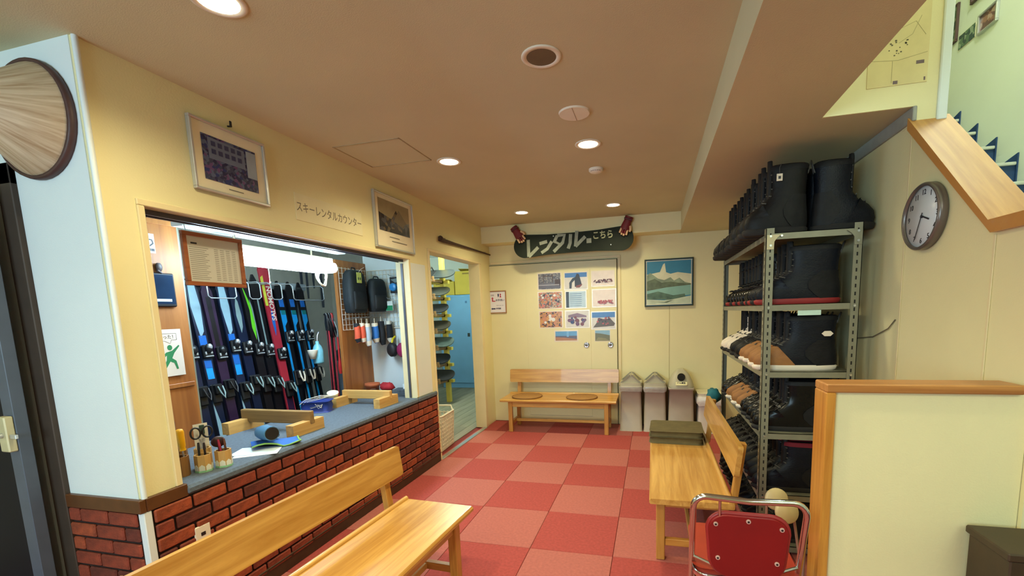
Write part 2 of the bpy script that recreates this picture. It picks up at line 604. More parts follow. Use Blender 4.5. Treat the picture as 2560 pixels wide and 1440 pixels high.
P_DOWN = 68
downlight(-.66, -2.12, True, 'lit round downlight at the top edge above the first wall picture')
downlight(-.634, -.482, True, 'lit round downlight near the ceiling hatch on the counter side')
downlight(.33, -.488, True, 'lit round downlight just ahead of the smoke detector')
downlight(-.614, 1.18, True, 'lit round downlight over the left end of the snowboard sign')
downlight(.342, 1.20, True, 'lit round downlight over the right end of the snowboard sign')
downlight(.335, -2.12, True, 'lit round downlight overhead, out of frame above the viewer')
downlight(-.65, -3.76, True, 'added lit round downlight, out of view behind the viewer, counter side')  # this and the next: added out of view, warm the partition and foreground
downlight(.335, -3.76, True, 'added lit round downlight, out of view behind the viewer, stair side')
downlight(.28, -1.50, False, 'unlit dark round downlight in the middle of the ceiling')
t = thing('ceiling_speaker', 'round white speaker disc flush in the ceiling before the lit downlight', 'speaker', (.322, -.95, ZC))
MB().cyl((0, 0, .001), (0, 0, -.008), .085, .080, n=28).build('disc', M_offw, t)
MB().box(-.001, .001, -.078, .078, -.0095, -.008).build('seam', mat('seam_grey', rgb(150, 140, 125), .6), t)
t = thing('smoke_detector', 'small round smoke detector with dark slots on the ceiling', 'smoke detector', (.317, .02, ZC))
MB().lathe([(.055, .001), (.055, -.012), (.046, -.024), (.03, -.030), (.001, -.031)], 24).build('body', M_offw, t)
for k in range(5):
    a = -PI / 2 + (k - 2) * .35
    MB().box(-.006, .006, -.0485, -.0445, -.0225, -.0175).build('slot', M_black, t, rotz=a + PI / 2)


# ---------------------------------------------------------------- wall hangings (all built facing -y)
M_silver = mat('silver_frame', rgb(206, 210, 212), .3, .7, var=.05)
M_mat = mat('cream_mount', rgb(232, 224, 200), .7, var=.03)
M_glass = mat('picture_gloss', rgb(200, 205, 205), .05)


def blotch(name, cols, scale, bands=None, seed=0.0, vor=True):
    """A flat print: blotches in several colours, with an optional vertical order of bands (v, colour)."""
    if name in MATS:
        return MATS[name]
    m = bpy.data.materials.new(name)
    m.use_nodes = True
    nt = m.node_tree
    b = nt.nodes['Principled BSDF']
    b.inputs['Roughness'].default_value = .25
    tc = nt.nodes.new('ShaderNodeTexCoord')
    mp = nt.nodes.new('ShaderNodeMapping')
    mp.inputs['Location'].default_value = (seed, seed * .7, seed * .3)
    nt.links.new(tc.outputs['Object'], mp.inputs[0])
    vo = nt.nodes.new('ShaderNodeTexVoronoi' if vor else 'ShaderNodeTexNoise')
    vo.inputs['Scale'].default_value = scale
    nt.links.new(mp.outputs[0], vo.inputs['Vector'])
    cr = nt.nodes.new('ShaderNodeValToRGB')
    cr.color_ramp.interpolation = 'CONSTANT'
    n = len(cols)
    el = cr.color_ramp.elements
    while len(el) < n:
        el.new(.5)
    for k, c in enumerate(cols):
        el[k].position = k / n if vor else .25 + .5 * k / n
        el[k].color = c
    if vor:
        sp = nt.nodes.new('ShaderNodeSeparateColor')
        nt.links.new(vo.outputs['Color'], sp.inputs[0])
        nt.links.new(sp.outputs[0], cr.inputs[0])
    else:
        nt.links.new(vo.outputs['Fac'], cr.inputs[0])
    nt.links.new(cr.outputs[0], b.inputs['Base Color'])
    MATS[name] = m
    return m


def flat(poly, m, parent, d, name='print'):
    """A printed patch: thin polygon in the local x-z plane, front at y = -d."""
    return MB().prism(poly, -d + .0004, -d, 'y').build(name, m, parent)


def rect(x0, x1, z0, z1):
    return [(x0, z0), (x1, z0), (x1, z1), (x0, z1)]


def frame(parent, w, h, fw, dep, m, name='frame_side'):
    for a in (rect(-w / 2, w / 2, h / 2 - fw, h / 2), rect(-w / 2, w / 2, -h / 2, -h / 2 + fw), rect(-w / 2, -w / 2 + fw, -h / 2 + fw, h / 2 - fw), rect(w / 2 - fw, w / 2, -h / 2 + fw, h / 2 - fw)):
        (x0, z0), (x1, z1) = a[0], a[2]
        MB().box(x0, x1, -dep, 0, z0, z1, .002).build(name, m, parent)


NAVY, SLATE, PALE, MAUVE = rgb(40, 52, 110), rgb(84, 96, 130), rgb(150, 160, 180), rgb(96, 70, 120)
t = thing('framed_photo', 'large silver framed group photo of a building, nearest the pillar', 'picture', (XL, -1.553, 2.20), PI / 2, 'silver framed photos over the counter')
frame(t, .40, .325, .012, .022, M_silver)
MB().box(-.19, .19, -.010, 0, -.155, .155).build('mount', M_mat, t)
flat(rect(-.145, .142, -.105, .100), blotch('photo_crowd_blue', [NAVY, SLATE, rgb(58, 66, 96), rgb(36, 40, 80), MAUVE], 70, seed=2), t, .0125)
flat([(-.115, -.005), (.075, -.005), (.075, .085), (-.115, .092)], mat('photo_house', rgb(104, 116, 146), .4), t, .013)
for k in range(5):
    for r in range(2):
        flat(rect(-.10 + k * .034, -.078 + k * .034, .02 + r * .036, .042 + r * .036), mat('photo_window', rgb(52, 58, 100), .4), t, .0136, 'printed_window')
flat(rect(.085, .14, -.04, .09), mat('photo_sky', rgb(150, 164, 184), .4), t, .0134)
flat(rect(-.03, .05, -.128, -.124), mat('caption_grey', rgb(120, 118, 110), .6), t, .0127, 'caption')
MB().cyl((0, 0, 0), (0, -.02, -.004), .004, n=8).box(-.006, .006, -.022, -.016, -.006, .022, .002).build('wall_hook', M_black, t, loc=(.012, 0, .185))
t = thing('framed_photo', 'smaller silver framed group photo in snow, beside the counter sign', 'picture', (XL, -.130, 2.168), PI / 2, 'silver framed photos over the counter')
frame(t, .55, .42, .013, .022, M_silver)
MB().box(-.262, .262, -.010, 0, -.20, .20).build('mount', M_mat, t)
flat(rect(-.215, .215, -.075, .165), blotch('photo_group_dark', [rgb(40, 42, 50), rgb(70, 72, 80), rgb(28, 30, 38), rgb(96, 84, 66)], 34, seed=5), t, .0125)
flat([(-.215, .165), (-.215, .06), (-.05, .03), (.02, .11), (.12, .02), (.215, .04), (.215, .165)], mat('photo_snow_hill', rgb(150, 138, 108), .4), t, .013)
flat([(-.02, .02), (.06, .12), (.17, .03), (.10, -.01)], mat('photo_tent', rgb(120, 112, 92), .4), t, .0135)
for z, a, b in ((-.115, -.09, .05), (-.145, -.06, .16)):
    flat(rect(a, b, z, z + .006), MATS['caption_grey'], t, .0127, 'caption')
# paper sign between the frames
t = thing('counter_sign', 'pale paper sign reading スキーレンタルカウンター over the opening', 'sign', (XL, -.852, 2.090), PI / 2)
MB().box(-.305, .305, -.003, 0, -.078, .078).build('board', mat('sign_paper', rgb(230, 224, 186), .6, var=.03), t)
text('スキーレンタルカウンター', .066, mat('faded_ink', rgb(120, 112, 96), .6), t, (.0, -.0034, -.002), sx=.76)
# dark stick on two nails above the doorway
t = thing('wooden_stick', 'long dark wooden stick mounted on the wall above the doorway', 'stick', (XL, .63, 2.166), PI / 2)
MB().tube([(0, -.02, .005), (.05, -.022, -.006), (.35, -.02, -.004), (.8, -.02, .002), (1.36, -.02, .004)], [.030, .022, .016, .012, .009], 8).build('shaft', mat('dark_bark', rgb(66, 44, 34), .7, var=.25, scale=30, bump=.4), t)
for x in (.1, 1.2):
    MB().cyl((x, 0, .02), (x, -.03, .02), .003, n=6).build('nail', M_silver, t)

# conical wooden hat on the pillar face
t = thing('conical_wall_ornament', 'round pale wooden cone with dark rim fixed high on the pillar face', 'wall ornament', (-1.552, -2.135, 2.205))
M_cone = wood('pale_veneer', rgb(168, 138, 104), rgb(212, 190, 160), .5, 0, .8)
_nt = M_cone.node_tree
_sx = _nt.nodes.new('ShaderNodeSeparateXYZ')
_at = _nt.nodes.new('ShaderNodeMath')
_at.operation = 'ARCTAN2'
_cb = _nt.nodes.new('ShaderNodeCombineXYZ')
_nt.links.new([n for n in _nt.nodes if n.type == 'TEX_COORD'][0].outputs['Object'], _sx.inputs[0])
_nt.links.new(_sx.outputs['Z'], _at.inputs[0])
_nt.links.new(_sx.outputs['X'], _at.inputs[1])
_nt.links.new(_at.outputs[0], _cb.inputs[0])
_nt.links.new(_sx.outputs['Y'], _cb.inputs[1])
_nt.links.new(_cb.outputs[0], [n for n in _nt.nodes if n.type == 'MAPPING'][0].inputs[0])
[n for n in _nt.nodes if n.type == 'MAPPING'][0].inputs['Scale'].default_value = (9, 5, 1)
cn = MB()
cn.T = Matrix.Rotation(PI / 2, 4, 'X')
cn.lathe([(.204, .018), (.20, .026), (.12, .120), (.05, .200), (.012, .236), (.001, .240)], 40)
cn.build('cone', M_cone, t)
rm = MB()
rm.T = Matrix.Rotation(PI / 2, 4, 'X')
rm.lathe([(.196, 0), (.213, .002), (.216, .014), (.213, .026), (.203, .029), (.202, .020)], 40, cap1=False)
rm.build('rim', mat('dark_bent_rim', rgb(74, 48, 44), .5, var=.2), t)

# dark door ajar at the left edge
dr = MB().box(-2.62, -1.72, -2.158, -2.13, 0, 2.07, .003)
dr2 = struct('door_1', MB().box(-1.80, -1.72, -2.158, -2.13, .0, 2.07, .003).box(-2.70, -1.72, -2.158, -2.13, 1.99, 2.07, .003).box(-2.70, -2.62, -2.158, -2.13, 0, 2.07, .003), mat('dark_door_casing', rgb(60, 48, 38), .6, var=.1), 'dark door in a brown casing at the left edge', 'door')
M_door = mat('midnight_door', rgb(9, 12, 24), .6, var=.15, scale=5)
leaf = MB().box(0, .78, -.038, 0, .01, 1.985, .003).build('door_leaf', M_door, dr2, loc=(-2.555, -2.172, 0), rotz=math.radians(-2))
MB().box(.715, .782, -.0405, .0005, .01, 1.985, .002).build('stile', mat('slate_stile', rgb(74, 84, 100), .45, var=.08), leaf)
MB().box(.725, .778, -.068, -.040, .93, 1.075, .004).build('lock_case', mat('cream_metal', rgb(196, 188, 150), .4, .2), leaf)
MB().cyl((.75, -.068, 1.0), (.75, -.082, 1.0), .010, n=12).build('thumb_turn', M_silver, leaf)
MB().box(.778, .815, -.060, -.050, .985, 1.003, .002).build('bolt', M_silver, leaf)
MB().cyl((.66, -.038, .985), (.66, -.075, .985), .012, n=12).tube([(.67, -.075, .985), (.60, -.078, .985), (.52, -.074, .98)], .010, 10).build('lever_handle', mat('brass', rgb(196, 150, 60), .25, .9), leaf)

# snowboard sign with two gloves on the beam
t = thing('snowboard_sign', 'dark green snowboard hung as a sign reading レンタル こちら', 'sign', (-.185, 1.748, 2.215), 0, rot=(0, math.radians(-.8), 0))
L, H = .705, .135
out = []
for k in range(25):
    a = -PI / 2 + PI * k / 24
    out.append((L - .135 + .135 * math.cos(a), H * math.sin(a)))
out += [(.3, .116), (0, .112), (-.3, .116)]
for k in range(25):
    a = PI / 2 + PI * k / 24
    out.append((-L + .135 + .135 * math.cos(a), H * math.sin(a)))
out += [(-.3, -.116), (0, -.112), (.3, -.116)]
MB().prism(out, 0, -.012, 'y').build('deck', mat('dark_green_topsheet', rgb(26, 34, 22), .6, var=.2, scale=8), t)
for x in (-.3, .3):
    MB().cyl((x, 0, 0), (x, .017, 0), .02, n=10).build('wall_spacer', M_black, t)
for x in (-.215, .45):
    MB().cyl((x, -.012, .09 if x < 0 else -.06), (x, -.015, .09 if x < 0 else -.06), .006, n=10).build('screw', M_silver, t)
M_tape = mat('grey_tape', rgb(142, 148, 128), .35, var=.15, scale=30)


def stroke(pts, w, parent, d, m, name='letter_stroke'):
    """A brush or tape stroke: a flat band along a polyline in the local x-z plane."""
    lft, rgt = [], []
    n = len(pts)
    for i, (x, z) in enumerate(pts):
        ax, az = pts[max(i - 1, 0)]
        bx, bz = pts[min(i + 1, n - 1)]
        l = math.hypot(bx - ax, bz - az)
        nx, nz = -(bz - az) / l * w / 2, (bx - ax) / l * w / 2
        lft.append((x + nx, z + nz))
        rgt.append((x - nx, z - nz))
    return MB().prism(lft + rgt[::-1], -d + .0015, -d, 'y').build(name, m, parent)


S = 1.41 / 2270.0


def sb(x, z):
    return ((x - 1270) * S, -(z - 640 + (x - 1270) * -.055) * S * 1.03)


for st, w in (([(430, 480), (425, 790)], 62), ([(425, 790), (620, 640)], 62), ([(650, 580), (800, 560)], 60), ([(680, 750), (800, 690), (890, 570)], 60),
              ([(1000, 480), (930, 600)], 58), ([(1000, 480), (1140, 490), (1100, 620), (920, 760)], 62), ([(960, 590), (1040, 640)], 40),
              ([(1255, 490), (1240, 650), (1200, 740)], 62), ([(1375, 450), (1340, 720)], 62), ([(1340, 720), (1530, 570)], 62), ([(1550, 650), (1640, 655)], 85)):
    stroke([sb(*p) for p in st], w * S, t, .0140 + .0006 * len([c for c in t.children if c.name.startswith('letter')]), M_tape)
M_pt = mat('pale_yellow_tape', rgb(176, 178, 132), .4)
text('こちら', .098, M_pt, t, (.362, -.0135, .052), name='small_lettering', bold=.0022, sx=.82)


def glove(loc, roty, label):
    g = thing('glove', label, 'glove', loc, 0, 'red gloves on the snowboard sign', rot=(0, roty, 0))
    mr = mat('crimson_leather', rgb(112, 22, 32), .55, var=.2, scale=20)
    mc = mat('cream_leather', rgb(216, 180, 140), .6, var=.1)
    cu = MB()
    cu.ring([[(r * math.cos(2 * PI * k / 14), -.022 + .022 * math.sin(2 * PI * k / 14), z) for k in range(14)] for r, z in ((.044, .105), (.046, .10), (.042, .05), (.044, .04), (.050, 0), (.052, -.03), (.046, -.045))])
    cu.build('hand_back', mr, g)
    MB().box(-.046, .046, -.047, .002, .062, .082, .004).build('cuff_band', mat('dark_crimson', rgb(80, 14, 24), .5), g)
    for k, (x, l) in enumerate(((-.036, .060), (-.012, .075), (.012, .078), (.036, .062))):
        MB().tube([(x, -.022, -.03), (x * 1.05, -.026, -.03 - l * .6), (x * 1.1, -.020, -.03 - l)], [.0125, .012, .009], 8).build('finger', mc if k in (0, 3) else mr, g)
        MB().tube([(x * 1.08, -.0225, -.03 - l * .75), (x * 1.1, -.021, -.032 - l)], [.0130, .0105], 8).build('fingertip', mc, g)
    MB().tube([(.046, -.024, .01), (.064, -.028, -.02), (.066, -.028, -.05)], [.015, .014, .010], 8).build('thumb', mc, g)
    return g


glove((-.822, 1.732, 2.345), math.radians(-33), 'red leather glove at the left end of the snowboard sign')
glove((.437, 1.732, 2.352), math.radians(22), 'red leather glove at the right end of the snowboard sign')

# landscape painting
t = thing('painting', 'square mountain landscape in a thin dark green frame on the back wall', 'painting', (.910, YB, 1.722))
frame(t, .552, .552, .014, .03, mat('dark_green_frame', rgb(40, 52, 40), .4, var=.1))
MB().box(-.262, .262, -.018, 0, -.262, .262).build('canvas', mat('painting_sky', rgb(52, 124, 158), .35, var=.12, scale=4), t)
SN, RK, FO, LK, SN2 = mat('painting_snow', rgb(206, 206, 178), .4, var=.08), mat('painting_rock', rgb(128, 144, 120), .4, var=.3, scale=14), mat('painting_forest', rgb(88, 100, 74), .4, var=.35, scale=16), mat('painting_lake', rgb(126, 170, 160), .3, var=.12, scale=5), mat('painting_bank', rgb(186, 200, 178), .4, var=.15)
flat([(-.25, .10), (-.10, .125), (-.065, .21), (-.045, .225), (-.03, .12), (.02, .10), (.10, .115), (.25, .09), (.25, -.06), (-.25, -.06)], SN, t, .0186)
flat([(-.25, .09), (-.21, .12), (-.12, .05), (-.05, .03), (.02, .06), (.06, .02), (.12, .05), (.18, .0), (.25, -.02), (.25, -.05), (-.25, -.06)], RK, t, .0192)
flat([(-.25, .02), (-.16, .05), (-.08, .0), (.02, .01), (.12, -.01), (.25, -.02), (.25, -.06), (.05, -.055), (-.25, -.10)], FO, t, .0198)
flat([(-.25, -.09), (-.02, -.055), (.25, -.035), (.25, -.15), (.1, -.16), (-.25, -.15)], LK, t, .0200)
flat([(-.25, -.125), (-.12, -.10), (.05, -.15), (.18, -.135), (.19, -.17), (.02, -.20), (-.25, -.19)], mat('painting_wood', rgb(80, 108, 88), .4, var=.35, scale=14), t, .0206)
flat([(-.25, -.19), (-.05, -.205), (.25, -.16), (.25, -.25), (-.25, -.25)], SN2, t, .0204)
flat([(-.22, -.215), (-.05, -.225), (.06, -.20), (-.02, -.235)], FO, t, .0210)
for a in (rect(-.262, .262, .250, .256), rect(-.262, .262, -.256, -.250), rect(-.256, -.250, -.25, .25), rect(.250, .256, -.25, .25)):
    flat(a, M_mat, t, .0214, 'fillet')

# wide door with an inner leaf, knobs, photos
d2 = struct('door_2', MB().box(-1.332, .306, 1.992, YB, .004, 2.028, .002), mat('cream_door', rgb(222, 216, 172), .4, var=.03, scale=3, bump=.05), 'wide cream door on the back wall covered with photos', 'door')
MB().box(-.832, -.014, 1.9885, 1.993, .095, 1.925, .0015).build('inner_leaf', MATS['cream_door'], d2)
for a in ((-1.338, -1.332, 0, 2.034), (.306, .312, 0, 2.034), (-1.338, .312, 2.028, 2.034)):
    MB().box(a[0], a[1], 1.996, YB, a[2], a[3]).build('dark_gap', mat('dark_gap', rgb(60, 54, 40), .8), d2)
MB().box(.322, .352, 2.0, YB, 0, 2.0445, .002).box(-1.30, .352, 2.0, YB, 2.045, 2.075, .002).build('architrave', M_casing, d2)
for x in (-.071, .226):
    k = MB()
    k.T = Matrix.Translation((x, 1.99, 1.0)) @ Matrix.Rotation(PI / 2, 4, 'X')
    k.lathe([(.036, 0), (.036, .006), (.028, .010), (.024, .007), (.012, .012), (.001, .013)], 20)
    ko = k.build('knob', mat('chrome', rgb(210, 212, 212), .12, 1.0, var=.02), d2)
    for j in range(3):
        MB().box(-.003, .003, -.004, 0, -.03, .03).build('rosette_groove', mat('dark_steel', rgb(90, 90, 88), .4, .6), ko, loc=(x, 1.981, 1.0), rot=(0, j * PI / 3, 0))

SKIN, RED, PINK, TAN, GRY, BLU, WHT, BRN = rgb(196, 128, 84), rgb(150, 40, 44), rgb(196, 110, 100), rgb(170, 120, 70), rgb(110, 110, 120), rgb(70, 120, 190), rgb(220, 220, 222), rgb(70, 46, 36)
FIL = mat('print_paper', rgb(226, 218, 206), .12, var=.02)


def bpic(x0, x1, z0, z1, label, base, layers, margin=.012, tilt=0.0):
    cx, cz, w, h = (x0 + x1) / 2, (z0 + z1) / 2, x1 - x0, z1 - z0
    y = 1.9885 if x0 < -.03 and cz > .0 else 1.992
    p = thing('photo_print', label, 'photo', (cx, y, cz), 0, 'photos taped to the wide door', rot=(0, tilt, 0))
    MB().box(-w / 2 - margin, w / 2 + margin, -.0012, 0, -h / 2 - margin, h / 2 + margin).build('laminate', FIL, p)
    flat(rect(-w / 2, w / 2, -h / 2, h / 2), base, p, .0016, 'picture')
    for k, (poly, m) in enumerate(layers):
        flat([(a * w / 2, b * h / 2) for a, b in poly], m, p, .0019 + k * .0003, 'printed_shape')
    return p


def crowd(n, cols, a, b, seed, r=.12):
    rr = random.Random(seed)
    out = []
    for k in range(n):
        cx, cz = a[0] + (a[1] - a[0]) * rr.random(), b[0] + (b[1] - b[0]) * rr.random()
        q = r * rr.uniform(.7, 1.3)
        out.append(([(cx + q * math.cos(2 * PI * j / 8), cz + q * 1.4 * math.sin(2 * PI * j / 8)) for j in range(8)], rr.choice(cols)))
    return out


def pm(n, c):
    return mat('print_' + n, c, .3, var=.08)


bpic(-.665, -.383, 1.706, 1.897, 'photo of a hall interior, top left of the door photos', blotch('ph1', [GRY, rgb(140, 136, 138), rgb(84, 84, 100)], 80, seed=1),
     [(rect(-1, 1, -.9, -.2), pm('hall', rgb(96, 94, 110))), (rect(-.55, -.5, -.2, .9), pm('brown', BRN)), (rect(.25, .32, -.2, .9), pm('brown', BRN)), (rect(-.5, .3, .62, .72), pm('brown', BRN)), (rect(.5, 1, -.6, .2), pm('brown', BRN)), (rect(-1, .9, -.55, -.4), pm('paleg', rgb(150, 148, 160)))])
bpic(-.327, -.053, 1.692, 1.890, 'photo of two dark figures on snow, top middle of the door photos', pm('snow', rgb(206, 204, 204)),
     [(rect(-1, 1, .45, 1), pm('sky', BLU)), ([(-.6, -.9), (-.6, -.2), (-.3, .35), (0, .5), (0, .25), (-.35, -.2), (-.4, -.9)], pm('dkgrey', rgb(50, 52, 58))), ([(-.1, -.7), (-.1, .3), (.1, .9), (.3, .8), (.45, 0), (.55, -.55), (.3, -.85)], pm('dark', rgb(44, 34, 34))), ([(0, -.6), (.6, -.4), (.4, -.75), (.05, -.85)], pm('rust', rgb(130, 60, 40)))])
bpic(.010, .272, 1.722, 1.890, 'photo of a long row of people on pale snow, top right of the door photos', pm('palesnow', rgb(222, 210, 206)), crowd(60, [pm('wine', rgb(116, 54, 56)), pm('wine2', rgb(90, 44, 46))], (-.85, .85), (-.55, -.15), 3, .055))
bpic(-.668, -.374, 1.470, 1.665, 'photo of a cheerful crowd, middle left of the door photos', blotch('ph4', [SKIN, PINK, TAN, rgb(90, 90, 92), rgb(170, 180, 170)], 80, seed=3), crowd(22, [pm('skin', SKIN), pm('pink', PINK), pm('white', WHT), pm('dkgrey', GRY)], (-.8, .8), (-.7, .7), 5, .10))
bpic(-.318, -.072, 1.468, 1.662, 'pale blue photo of a patterned shirt, centre of the door photos', pm('ice', rgb(176, 200, 222)), [(rect(-1, -.7, -1, 1), pm('dkgrey', GRY))] + [(rect(-.6, .6, -.8 + k * .25, -.74 + k * .25), pm('bluegrey', rgb(110, 140, 180))) for k in range(7)])
bpic(.016, .290, 1.470, 1.670, 'photo of red figures in a row on snow, middle right of the door photos', pm('palesnow', WHT), crowd(40, [pm('red', rgb(176, 80, 76)), pm('red2', rgb(150, 50, 54))], (-.5, .8), (-.65, -.3), 8, .07))
bpic(-.660, -.376, 1.230, 1.424, 'warm photo of faces close together, lower left of the door photos', blotch('ph7', [SKIN, TAN, rgb(200, 150, 70), BRN, rgb(190, 130, 96)], 60, seed=4), crowd(9, [pm('skin', SKIN), pm('amber', rgb(206, 150, 80)), pm('red', RED), pm('white', WHT)], (-.8, .8), (-.7, .7), 11, .17))
bpic(-.324, -.037, 1.224, 1.424, 'photo of skiers in purple and navy jackets, lower middle of the door photos', pm('snow', WHT), [([(-.8, .5), (.0, .75), (.8, .4), (.8, .2), (-.8, .2)], pm('mauve', rgb(130, 104, 126)))] + crowd(22, [pm('navy', rgb(44, 54, 110)), pm('purple', rgb(110, 64, 100)), pm('wine', RED)], (-.7, .7), (-.7, .2), 12, .13))
bpic(.001, .282, 1.200, 1.400, 'photo of people on a rocky summit under blue sky, lower right of the door photos', pm('sky', BLU), [(rect(-1, 1, -1, .35), pm('snow', WHT)), ([(-.9, -.85), (-.4, .1), (.6, .2), (1, -.4), (.9, -.7)], pm('rock', rgb(90, 74, 60)))] + crowd(24, [pm('red', RED), pm('dark', BRN), pm('wine', PINK)], (-.5, .7), (-.5, .35), 13, .08))
bpic(-.465, -.190, 1.060, 1.175, 'wide photo of a mountain valley with a white lower margin, bottom of the door', pm('sky2', rgb(96, 156, 214)), [(rect(-1, 1, -1, .0), pm('ridge', rgb(96, 96, 120))), ([(-1, -1), (1, -1), (1, -.7), (-.2, -.35), (-1, -.25)], pm('field', rgb(170, 120, 90))), (rect(.05, .25, -.2, 1), pm('sky3', rgb(120, 176, 230)))], .016)
bpic(.037, .217, 1.048, 1.178, 'small photo of a green hillside beside the right door knob', pm('sky4', rgb(130, 170, 200)), [([(-1, -1), (-1, .5), (-.2, .4), (1, .05), (1, -1)], pm('hill', rgb(104, 104, 70))), ([(-1, -1), (-.6, -.3), (.4, -.5), (1, -1)], pm('hill2', rgb(130, 126, 84)))], .006)

# washroom sign in a wooden frame
t = thing('washroom_sign', 'small wooden framed notice with red and blue arrows beside the doorway', 'sign', (-1.218, 1.992, 1.570))
frame(t, .238, .288, .012, .014, wood('sign_wood', rgb(140, 96, 60), rgb(168, 120, 80), .5, 2))
MB().box(-.108, .108, -.006, 0, -.133, .133).build('paper', mat('sign_white', rgb(224, 224, 236), .5, var=.02), t)
MR, MN = mat('sign_red', rgb(176, 40, 70), .5), mat('sign_navy', rgb(44, 44, 90), .5)
flat([(-.085, .045), (-.068, .065), (-.050, .045), (-.060, .045), (-.060, .018), (-.030, .018), (-.030, .006), (-.075, .006), (-.075, .045)], MR, t, .0066, 'red_arrow')
flat([(-.09, -.085), (-.072, -.070), (-.072, -.077), (-.03, -.077), (-.03, -.093), (-.072, -.093), (-.072, -.100)], MN, t, .0066, 'blue_arrow')
flat([(.004, .105), (.022, .105), (.022, .08), (.013, .058), (.004, .08)], MN, t, .0066, 'man_pictogram')
flat([(.034, .105), (.050, .105), (.050, .085), (.045, .083), (.055, .058), (.029, .058), (.039, .083), (.034, .085)], MR, t, .0066, 'woman_pictogram')
text('お手洗い', .030, MN, t, (.034, -.0064, .022), bold=.0006)
text('スキーロッカー', .016, MN, t, (.034, -.0064, -.045))
text('乾燥室', .022, MN, t, (.012, -.0064, -.085), bold=.0006)
flat(rect(-.09, -.045, .078, .098), mat('sign_grey', rgb(176, 172, 186), .5), t, .0066, 'faded_print')

# clock on the stair wall
t = thing('wall_clock', 'round wall clock with a bluish white dial and wooden sheen rim', 'clock', (XR, -1.155, 1.775), -PI / 2)
cb = MB()
cb.T = Matrix.Rotation(PI / 2, 4, 'X')
R0 = .138
cb.lathe([(R0 - .006, 0), (R0, .004), (R0, .030), (R0 - .006, .036), (R0 - .012, .036), (R0 - .014, .024)], 48, cap1=False)
cb.build('case', mat('clock_rim', rgb(120, 112, 108), .3, .5, var=.1), t)
cd = MB()
cd.T = Matrix.Rotation(PI / 2, 4, 'X')
cd.lathe([(R0 - .010, .018), (R0 - .012, .022), (.001, .022)], 48)
cd.build('dial', mat('clock_dial', rgb(214, 222, 230), .25, var=.02), t)
MK = mat('clock_ink', rgb(40, 40, 50), .5)
for h in range(1, 13):
    a = PI / 2 - h * PI / 6
    text(str(h), .030, MK, t, (.100 * math.cos(a), -.0225, .100 * math.sin(a)), name='numeral', bold=.0004)
stroke([(-.008, .006), (.052, -.018)], .006, t, .026, MK, 'hour_hand')
stroke([(.004, .016), (-.040, -.088)], .004, t, .027, MK, 'minute_hand')
MB().cyl((0, -.022, 0), (0, -.029, 0), .005, n=10).build('hub', MK, t)
# thin cable on the wall beneath the clock
t = MB().tube([(XR - .004, -.955, 1.335), (XR - .006, -.90, 1.29), (XR - .006, -.75, 1.24), (XR - .006, -.55, 1.22)], .003, 6).build('wall_cable', mat('grey_cable', rgb(120, 110, 90), .6))
tag(t, 'thin grey cable running along the clock wall behind the shelves', 'cable')

# floor plan poster and pictures in the stairwell
t = thing('wall_map', 'faded cream wall map pinned up on the stairwell wall', 'poster', (1.776, -1.003, 2.545), rot=(0, 0, 0))
MB().box(-.115, .115, -.003, 0, -.172, .172).build('sheet', mat('map_paper', rgb(218, 204, 152), .6, var=.08, scale=7), t)
MP = mat('map_ink', rgb(176, 164, 120), .6)
rr = random.Random(2)
for k in range(16):
    x, z = rr.uniform(-.04, .03), rr.uniform(-.06, .01)
    s = rr.uniform(.004, .008)
    flat(rect(x, x + s, z, z + s * .8), mat('map_mark', rgb(88, 84, 60), .6), t, .0036, 'printed_mark')
for p in ([(-.10, .12), (-.02, .05), (.06, .08), (.1, .02)], [(-.1, -.06), (0, -.07), (.11, -.05)], [(-.02, -.07), (-.02, -.16)], [(.0, .0), (.05, .03), (.08, .1)]):
    stroke(p, .002, t, .0036, MP, 'printed_line')
for x, z, w in ((.085, -.088, .03), (-.005, -.160, .018), (.105, -.158, .006)):
    flat(rect(x - w / 2, x + w / 2, z - .007, z + .007), mat('map_stamp', rgb(110, 92, 96), .6), t, .0036, 'printed_mark')
for (y, z, w, h, lb, mt) in ((1.335, 3.71, .13, .30, 'dark framed picture next to the white stair post', 'ph_s1'), (1.15, 3.525, .20, .115, 'small unframed green landscape print on the stair wall', 'ph_s2'), (.91, 3.525, .20, .145, 'reddish framed group photo on the stair wall', 'ph_s3'), (1.02, 3.82, .20, .16, 'dark framed picture at the very top of the stair wall', 'ph_s4')):
    t = thing('stair_picture', lb, 'picture', (3.2, y, z), -PI / 2, 'pictures on the stair wall')
    if 'unframed' not in lb:
        frame(t, w, h, .014, .02, mat('dark_wood_frame', rgb(84, 60, 56), .4) if 'dark' in lb else M_silver)
    else:
        frame(t, w, h, .004, .006, M_mat)
    MB().box(-w / 2 + .005, w / 2 - .005, -.007, 0, -h / 2 + .005, h / 2 - .005).build('picture', blotch(mt, [rgb(150, 110, 96), rgb(110, 80, 80), rgb(180, 150, 140)] if 's3' in mt else [rgb(92, 120, 100), rgb(140, 160, 140), rgb(60, 84, 84)], 30, seed=len(lb)), t)
